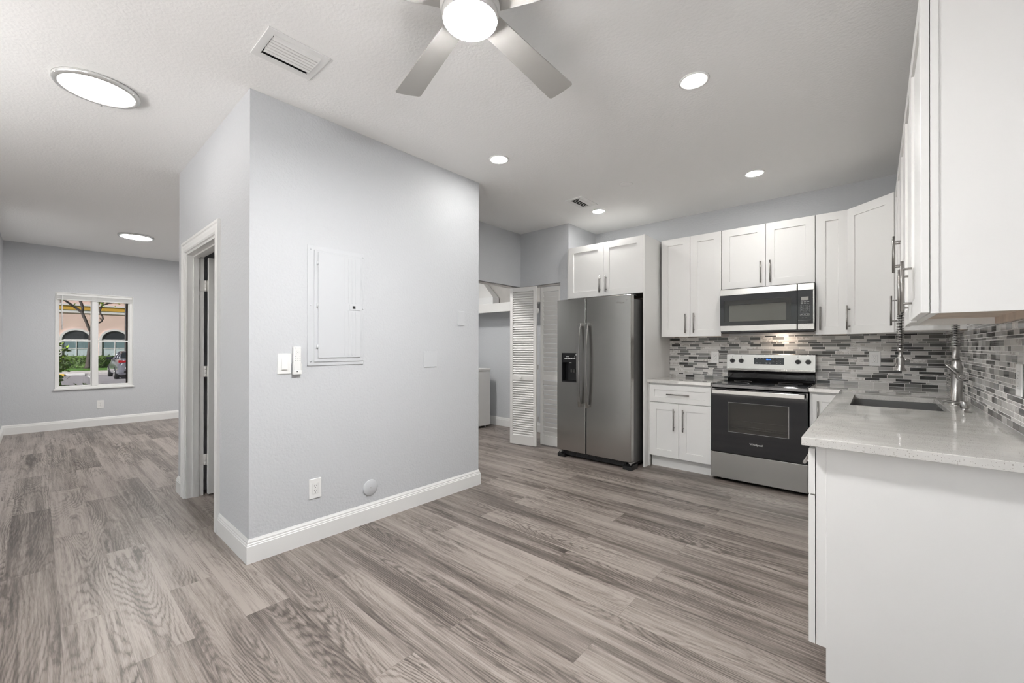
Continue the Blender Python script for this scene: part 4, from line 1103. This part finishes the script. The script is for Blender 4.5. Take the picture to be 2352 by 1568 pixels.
m = MB(); m.cbox(xP - .02, -2.908, yC + .03, yC + .064, HZ - .024, HZ - .002, .002); m.build('track_run', 'beige_board', r)
r = thing('washing_machine', 'white washer behind the end of the grey wall, only its corner showing', 'washer', (-4.9, 4.4, 0))
m = MB(); m.cbox(-5.25, -4.555, 4.02, 4.690, .035, .872, .008); m.build('cabinet_body', 'appliance_white', r)
m = MB(); m.cbox(-5.255, -4.550, 4.015, 4.695, .880, .917, .006); m.box(-5.24, -4.565, 4.03, 4.68, .871, .881); m.build('top_lid', 'appliance_white', r)
m = MB(); m.cbox(-5.25, -5.10, 4.02, 4.69, .917, 1.06, .01); m.build('control_console', 'appliance_white', r)
for x in (-5.2, -4.62):
    for y in (4.08, 4.63): MB().cyl((x, y, 0), (x, y, .036), .022, seg=12).build('foot', 'lamp_ring', r)
r = thing('laundry_shelf', 'white painted shelf with a deep front board in the laundry corner', 'shelf', (-4.6, 4.7, 1.85))
m = MB(); m.box(-5.449, -3.70, 4.56, yW - .001, 1.890, 1.909); m.build('shelf_board', 'louver_white', r)
m = MB(); m.cbox(-5.449, -3.70, 4.541, 4.560, 1.776, 1.909, .001); m.build('front_board', 'louver_white', r)
m = MB(); m.box(-5.449, -3.70, yW - .016, yW - .001, 1.915, 2.50)
tag(m.build('backing_board', 'beige_board'), 'beige board fixed to the wall above the laundry shelf', 'board')
r = thing('sloped_hood', 'white sloped metal hood standing on the laundry shelf', 'hood', (-4.7, 4.7, 1.909))
m = MB()
zz = 2.033
b0 = [(-5.15, 4.70), (-4.511, 4.70), (-4.511, 4.835), (-5.15, 4.835)]
t0_ = [(-4.98, 4.72), (-4.76, 4.72), (-4.76, 4.83), (-4.98, 4.83)]
m.add([(x, y, zz) for x, y in b0] + [(x, y, 2.285) for x, y in t0_], [(3, 2, 1, 0), (4, 5, 6, 7)] + [(i, (i + 1) % 4, 4 + (i + 1) % 4, 4 + i) for i in range(4)])
m.build('hood_top', 'appliance_white', r)
m = MB(); m.cbox(-5.152, -4.509, 4.698, 4.837, 1.9095, 2.0335, .002); m.build('hood_lip', 'white_plastic', r)

# ================================================================== OUTSIDE THE WINDOW
GZ = -0.42
struct('ground_street', MB().box(-34.7, -9.6, -14, 20, GZ - .2, GZ), 'asphalt')
struct('ground_planting', MB().box(-13.0, -9.45, -6, 10, GZ, GZ + .12), 'lawn_green')
struct('ground_bounce', MB().box(-9.4, 6, -16, -3.46, GZ, -0.06), 'concrete')  # unseen slab added to bounce sunlight up to the ceiling
struct('kerb', MB().cbox(-35.3, -34.7, -14, 20, GZ - .1, GZ + .15, .02), 'concrete')
struct('ground_sidewalk', MB().box(-37.5, -35.3, -14, 20, GZ - .1, GZ + .15), 'concrete')
m = MB(); m.box(-60, -37.5, -14, 20, GZ - .1, GZ + .15)
struct('ground_lawn', m, 'lawn_green')
m = MB(); m.cbox(-34.72, -34.3, -.2, 1.02, GZ, GZ + .13, .02); tag(m.build('parking_stop', 'yellow_paint'), 'yellow painted concrete parking stop at the far kerb', 'parking stop')
m = MB(); m.cbox(-34.72, -34.35, 1.08, 1.85, GZ, GZ + .12, .02); tag(m.build('parking_stop', 'line_white'), 'pale concrete parking stop past the yellow one', 'parking stop')
for i, y in enumerate((1.93, 4.95)):
    m = MB(); m.box(-34.6, -29.0, y - .05, y + .05, GZ, GZ + .004); struct('road_marking' + ('' if i == 0 else '.001'), m, 'line_white')
# the pink building
FX = -43.86
bd = thing('building', 'pink stucco building with white arches across the street', 'building', (FX, 2.8, GZ + .15))
arch_c = [1.885 + 2.04 * k for k in range(-3, 5)]
def arch_pts(c, r0, zs, zb):
    pts = [(c - r0, zb)] + [(c - r0 * math.cos(PI * k / 20), zs + r0 * .93 * math.sin(PI * k / 20)) for k in range(21)] + [(c + r0, zb)]
    return pts
m = MB(); m.box(FX - 6, FX, -7, 14, GZ + .1, 9.0); m.build('wall', 'pink_stucco', bd)
MB().box(FX - .02, FX + .10, -7, 14, 3.93, 4.235).build('ochre_band', 'ochre_band', bd)
m = MB(); m.box(FX - .02, FX + .16, -7, 14, 4.235, 4.36); m.box(FX - .02, FX + .06, -7, 14, 3.72, 3.93); m.build('cornice', 'white_stucco', bd)
for c in arch_c:
    a = arch_pts(c, .865, 1.78, .12); b_ = arch_pts(c, .715, 1.78, .12)
    m = MB(); n = len(a)
    v = [(FX, y, z) for y, z in a] + [(FX, y, z) for y, z in b_] + [(FX + .09, y, z) for y, z in a] + [(FX + .09, y, z) for y, z in b_]
    f = []
    for i in range(n - 1): f += [[i, i + 1, n + i + 1, n + i], [2 * n + i, 2 * n + i + 1, 3 * n + i + 1, 3 * n + i], [i, i + 1, 2 * n + i + 1, 2 * n + i], [n + i, n + i + 1, 3 * n + i + 1, 3 * n + i]]
    f += [[0, n, 3 * n, 2 * n], [n - 1, 2 * n - 1, 4 * n - 1, 3 * n - 1]]
    m.add(v, f); m.build('arch_surround', 'white_stucco', bd)
    lun = [p for p in b_[1:-1]]
    m = MB(); m.prism(lun, 'x', FX + .004, FX + .02); wi = m.build('arch_window', 'window_dark', bd)
    m = MB(); m.box(FX + .004, FX + .02, c - .715, c + .715, 1.14, 1.72); m.build('upper_pane', 'window_teal', wi)
    m = MB(); m.box(FX + .004, FX + .02, c - .715, c + .715, .12, 1.12); m.build('lower_pane', 'curtain_pale', wi)
    m = MB(); m.box(FX + .01, FX + .05, c - .715, c + .715, 1.72, 1.79); m.box(FX + .01, FX + .04, c - .715, c + .715, 1.10, 1.15); m.box(FX + .01, FX + .05, c - .025, c + .025, .12, 1.72); m.box(FX + .01, FX + .05, c - .715, c - .67, .12, 1.72); m.box(FX + .01, FX + .05, c + .67, c + .715, .12, 1.72)
    m.build('window_frame', 'white_stucco', wi)
for y in (.55, 5.2):
    m = MB(); m.box(FX + .004, FX + .02, y - .5, y + .45, 4.47, 5.6); wi = m.build('upper_window', 'window_teal', bd)
    m = MB(); m.slab([y - .56, y - .5, y + .45, y + .51], [4.40, 4.47, 5.6, 5.66], lambda i, j: not (i == 1 and j == 1), FX, FX + .07, 'x'); m.build('window_frame', 'white_stucco', wi)
# leaves: folded quads scattered over a volume
def leaves(mb, pts, size, rnd):
    for p in pts:
        d = Vector((rnd.uniform(-1, 1), rnd.uniform(-1, 1), rnd.uniform(-.6, .8))).normalized()
        s = d.cross(Vector((rnd.uniform(-1, 1), rnd.uniform(-1, 1), rnd.uniform(-1, 1)))).normalized()
        n = d.cross(s); L = size * rnd.uniform(.7, 1.3); w = L * .23; p = Vector(p)
        b = len(mb.v)
        mb.v += [p, p + d * L * .45 + s * w + n * L * .05, p + d * L, p + d * L * .45 - s * w + n * L * .05, p + d * L * .5 - n * L * .02]
        mb.f += [[b, b + 1, b + 4], [b + 1, b + 2, b + 4], [b + 2, b + 3, b + 4], [b + 3, b, b + 4]]; mb.sm += [False] * 4
rnd = random.Random(21)
def tree(label, limbs, bark, tufts, nm='tree'):
    b0_ = limbs[0][0][0]
    r = thing(nm, label, 'tree', b0_)
    m = MB(); m.tube(*limbs[0], 12); m.build('trunk', bark, r)
    for l_ in limbs[1:]:
        m = MB(); m.tube(*l_, 8); m.build('branch', bark, r)
    m = MB()
    for (c, rad, k) in tufts:
        leaves(m, [(c[0] + rnd.gauss(0, rad), c[1] + rnd.gauss(0, rad), c[2] + rnd.gauss(0, rad * .6)) for _ in range(k)], .17, rnd)
    m.build('foliage', 'leaf_bright', r, fix=False)
    return r
TX = -41.66; g0 = GZ + .15
tree('brown forked street tree rising beside the window mullion', [
    ([(TX, 2.37, g0), (TX, 2.37, g0 + .12), (TX, 2.40, .3), (TX, 2.43, .9), (TX, 2.47, 1.6), (TX, 2.50, 2.3), (TX, 2.56, 2.75)], [.24, .17, .135, .115, .10, .092, .085]),
    ([(TX, 2.50, 2.3), (TX, 2.40, 2.55), (TX, 2.30, 2.9), (TX, 2.17, 3.3), (TX, 2.05, 3.65), (TX, 1.75, 3.95), (TX, 1.40, 4.28), (TX, 1.0, 4.6), (TX, .6, 4.85)], [.085, .085, .08, .085, .08, .07, .06, .05, .03]),
    ([(TX, 2.06, 3.62), (TX, 2.10, 3.95), (TX, 2.03, 4.25), (TX, 1.92, 4.6), (TX, 1.8, 5.3)], [.07, .075, .08, .075, .05]),
    ([(TX, 2.56, 2.75), (TX, 2.70, 2.85), (TX, 2.85, 2.92), (TX, 3.02, 3.05), (TX, 3.10, 3.25), (TX, 3.08, 3.42), (TX, 2.98, 3.6), (TX, 2.94, 3.85), (TX, 3.05, 4.2), (TX, 3.15, 4.6)], [.05, .05, .05, .055, .055, .05, .05, .055, .06, .06]),
    ([(TX, 2.56, 2.75), (TX, 2.70, 3.2), (TX, 2.80, 3.8), (TX, 2.88, 4.5), (TX, 2.9, 5.2)], [.07, .075, .08, .08, .07]),
    ([(TX, 3.05, 4.2), (TX, 3.4, 4.38), (TX, 3.8, 4.47), (TX, 4.2, 4.50), (TX, 4.6, 4.6)], [.05, .045, .04, .03, .02])],
    'bark', [((TX + .2, .95, 4.55), .16, 26), ((TX + .3, 2.95, 4.3), .14, 26), ((TX + .2, 4.0, 4.55), .22, 44), ((TX + .3, 2.55, 5.6), .6, 120), ((TX, 1.75, 4.1), .1, 8)])
PX = -40.66
tree('straight grey palm trunk near the window frame, across the street', [([(PX, 4.23, g0), (PX, 4.23, .5), (PX, 4.225, 2.0), (PX, 4.22, 4.5), (PX, 4.22, 7.0)], [.14, .10, .072, .068, .066]),
    ([(PX, 4.22, 7.0), (PX + .6, 4.0, 7.7), (PX + 1.5, 3.7, 7.6)], [.03, .025, .01]), ([(PX, 4.22, 7.0), (PX - .3, 4.9, 7.8), (PX - .4, 5.7, 7.6)], [.03, .025, .01]), ([(PX, 4.22, 7.0), (PX + .2, 3.5, 7.8), (PX + .3, 2.7, 7.5)], [.03, .025, .01])],
    'bark_grey', [((PX + .5, 4.1, 7.6), .6, 120)], 'palm_tree')
# hedge in front of the building
r = thing('hedge', 'trimmed green hedge along the foot of the pink building', 'hedge', (-42.6, 2.8, g0))
m = MB(); nu = 90
vv = []; ff = []
for i in range(nu + 1):
    y = -6 + 18 * i / nu
    for k in range(9):
        t = PI * k / 8; s = .86 + .28 * rnd.random()
        vv.append((-42.65 + .50 * math.cos(t) * s, y, g0 + (.83 * min(1, math.sin(t) * 1.35)) * (.93 + .13 * rnd.random())))
for i in range(nu):
    for k in range(8): ff.append([i * 9 + k, (i + 1) * 9 + k, (i + 1) * 9 + k + 1, i * 9 + k + 1])
    ff.append([i * 9, i * 9 + 8, (i + 1) * 9 + 8, (i + 1) * 9])
m.add(vv, ff); m.build('hedge_body', 'hedge_green', r, fix=False)
m = MB(); leaves(m, [(-42.15 + rnd.uniform(-.15, .12), rnd.uniform(-3, 8), g0 + rnd.uniform(.05, .92)) for _ in range(1500)], .13, rnd); m.build('leaves', 'hedge_leaf', r, fix=False)
# shrubs close to the window
r = thing('shrub', 'leafy green shrub outside the window, against its frame', 'shrub', (-10.6, .12, GZ + .12))
m = MB()
for k in range(6): m.tube([(-10.6, .10, GZ + .12), (-10.6 + rnd.uniform(-.1, .1), .10 + rnd.uniform(-.08, .08), .5), (-10.6 + rnd.uniform(-.15, .15), .12 + rnd.uniform(-.12, .13), 1.2)], [.012, .009, .004], 6)
m.build('stem', 'bark', r)
m = MB(); leaves(m, [(-10.6 + rnd.gauss(0, .10), max(-.05, min(.34, .17 + rnd.gauss(0, .08))), rnd.uniform(.30, 1.30)) for _ in range(430)], .095, rnd); m.build('foliage', 'leaf_bright', r, fix=False)
r = thing('shrub', 'low green shrub whose leaf tips show above the window sill', 'shrub', (-10.1, .45, GZ + .12))
m = MB()
for k in range(5): m.tube([(-10.1, .45, GZ + .12), (-10.1, .45 + (k - 2) * .08, .2), (-10.1, .45 + (k - 2) * .13, .5)], [.010, .008, .004], 6)
m.build('stem', 'bark', r)
m = MB(); leaves(m, [(-10.1 + rnd.gauss(0, .08), max(.34, .48 + rnd.uniform(-.2, .30)), rnd.uniform(.31, .585)) for _ in range(170)], .08, rnd); m.build('foliage', 'leaf_bright', r, fix=False)
m = MB(); m.cbox(-9.50, -9.448, .985, 1.012, .60, 2.08, .003); m.box(-9.49, -9.46, .985, 1.06, .60, 2.08)
tag(m.build('shutter_track', 'rust_metal'), 'rust brown metal shutter track standing along the window opening', 'shutter track')
# the parked sedan, nose towards the building, tail towards us
cx0, cyc = -28.62, 3.555         # tail end, centre line
r = thing('car', 'silver grey sedan parked nose-in, tail towards the window', 'car', (-30.9, cyc, GZ))
def loft(mb, secs, smooth=True):
    n = len(secs[0]); v = [p for s in secs for p in s]; f = [list(range(n))[::-1], [(len(secs) - 1) * n + i for i in range(n)]]
    for k in range(len(secs) - 1):
        for i in range(n): f.append([k * n + i, k * n + (i + 1) % n, (k + 1) * n + (i + 1) % n, (k + 1) * n + i])
    mb.add(v, f, smooth)
def sec(s, w, zb, zm, zt, wt):
    """cross section at distance s from the tail: half width w at the waist, wt at the top"""
    x = cx0 - s; g = GZ
    h = [(-w * .90, zb), (-w * .985, zb + .10), (-w, zm), (-w * .985, zm + .12), (-wt, zt - .03), (-wt * .93, zt)]
    return [(x, cyc + a, g + z) for a, z in h] + [(x, cyc - a, g + z) for a, z in h[::-1]]
body = [(0.0, .74, .42, .60, .98, .62), (.06, .84, .30, .58, 1.04, .70), (.35, .89, .24, .58, 1.07, .76), (.9, .915, .20, .58, 1.06, .82), (1.6, .92, .20, .56, 1.02, .85), (2.6, .92, .20, .56, 1.00, .85), (3.4, .915, .20, .56, .98, .83), (4.2, .88, .22, .54, .92, .76), (4.7, .80, .26, .52, .84, .66), (4.88, .68, .34, .50, .74, .54)]
m = MB(); loft(m, [sec(*q) for q in body])
for s_, y in ((1.02, -.79), (1.02, .79), (3.84, -.79), (3.84, .79)):
    pass
m.build('body', 'car_paint', r)
m = MB()
cab = [(.62, .70, 1.05, 1.06), (.95, .68, 1.05, 1.24), (1.35, .64, 1.04, 1.40), (1.9, .60, 1.02, 1.445), (2.5, .60, 1.0, 1.43), (3.05, .63, .99, 1.27), (3.65, .70, .96, .975)]
def csec(s, wt, zb, zt):
    x = cx0 - s; wb = .80
    h = [(-wb, zb - .05), (-wb + .02, zb), (-wt - .02, max(zt - .05, zb + .002)), (-wt * .9, max(zt, zb + .004))]
    return [(x, cyc + a, GZ + z) for a, z in h] + [(x, cyc - a, GZ + z) for a, z in h[::-1]]
loft(m, [csec(*q) for q in cab]); m.build('greenhouse', 'car_glass', r)
m = MB(); loft(m, [[(cx0 - s, cyc + a * wt, GZ + zt + dz) for a, dz in ((-.98, -.028), (-.85, .004), (0, .018), (.85, .004), (.98, -.028), (.85, -.03), (-.85, -.03))] for s, wt, zb, zt in cab[2:5] + [(2.75, .615, 1.0, 1.365)]]); m.build('roof', 'car_paint', r)
m = MB()
for sgn in (-1, 1):
    for a_, b_ in (((.62, .70, 1.06), (1.35, .62, 1.405)), ((3.60, .70, .985), (2.72, .60, 1.37)), ((2.15, .79, 1.02), (2.12, .60, 1.42)), ((1.15, .77, 1.06), (1.4, .62, 1.40))):
        m.tube([(cx0 - a_[0], cyc + sgn * (a_[1] + .04), GZ + a_[2]), (cx0 - b_[0], cyc + sgn * b_[1], GZ + b_[2])], [.045, .03], 8)
m.build('roof_pillars', 'car_paint', r)
for s_ in (1.02, 3.84):
    for sg in (-1, 1):
        y = cyc + sg * .83
        m = MB(); m.lathe([(.20, -.10), (.315, -.09), (.33, -.06), (.33, .06), (.315, .09), (.20, .10)], (cx0 - s_, y, GZ + .33), axis='y', seg=24); wh = m.build('wheel', 'rubber', r)
        m = MB(); m.lathe([(.20, sg * .086), (.20, sg * .104), (.05, sg * .108)], (cx0 - s_, y, GZ + .33), axis='y', seg=16); m.build('rim', 'lamp_ring', wh)
for sg in (-1, 1):
    m = MB(); m.add([(cx0 - .005 + dx, cyc + sg * yy, GZ + z) for dx in (.014, -.03) for yy, z in ((.86, .86), (.86, .99), (.40, .96), (.40, .89))], [(0, 1, 2, 3), (4, 5, 6, 7), (0, 1, 5, 4), (1, 2, 6, 5), (2, 3, 7, 6), (3, 0, 4, 7)]); m.build('tail_light', 'tail_red', r)
    m = MB(); m.cbox(cx0 - 3.32, cx0 - 3.12, cyc + sg * .82, cyc + sg * 1.02, GZ + .98, GZ + 1.12, .03); m.build('mirror', 'car_glass', r)
m = MB(); m.cbox(cx0 - .03, cx0 + .012, cyc - .66, cyc + .66, GZ + .34, GZ + .47, .02); m.build('rear_diffuser', 'rubber', r)
m = MB(); m.cbox(cx0 - .02, cx0 + .016, cyc - .60, cyc + .60, GZ + .56, GZ + .62, .01); m.build('bumper_trim', 'line_white', r)

# repeats share a group
for key, grp in (('wall_cabinet', 'kitchen wall cabinets'), ('corner_cabinet', 'kitchen wall cabinets'), ('base_cabinet', 'kitchen base cabinets'), ('wall_outlet', 'wall outlets'),
                 ('countertop', 'quartz worktops'), ('ceiling_vent', 'ceiling vents'), ('shrub', 'shrubs by the window'), ('parking_stop', 'parking stops'),
                 ('blank_plate', 'wall cover plates'), ('cleanout_cover', 'wall cover plates'), ('tree', 'street trees'), ('palm_tree', 'street trees')):
    for o in SC.objects:
        if o.parent is None and o.get('category') and o.name.split('.')[0] == key: o['group'] = grp
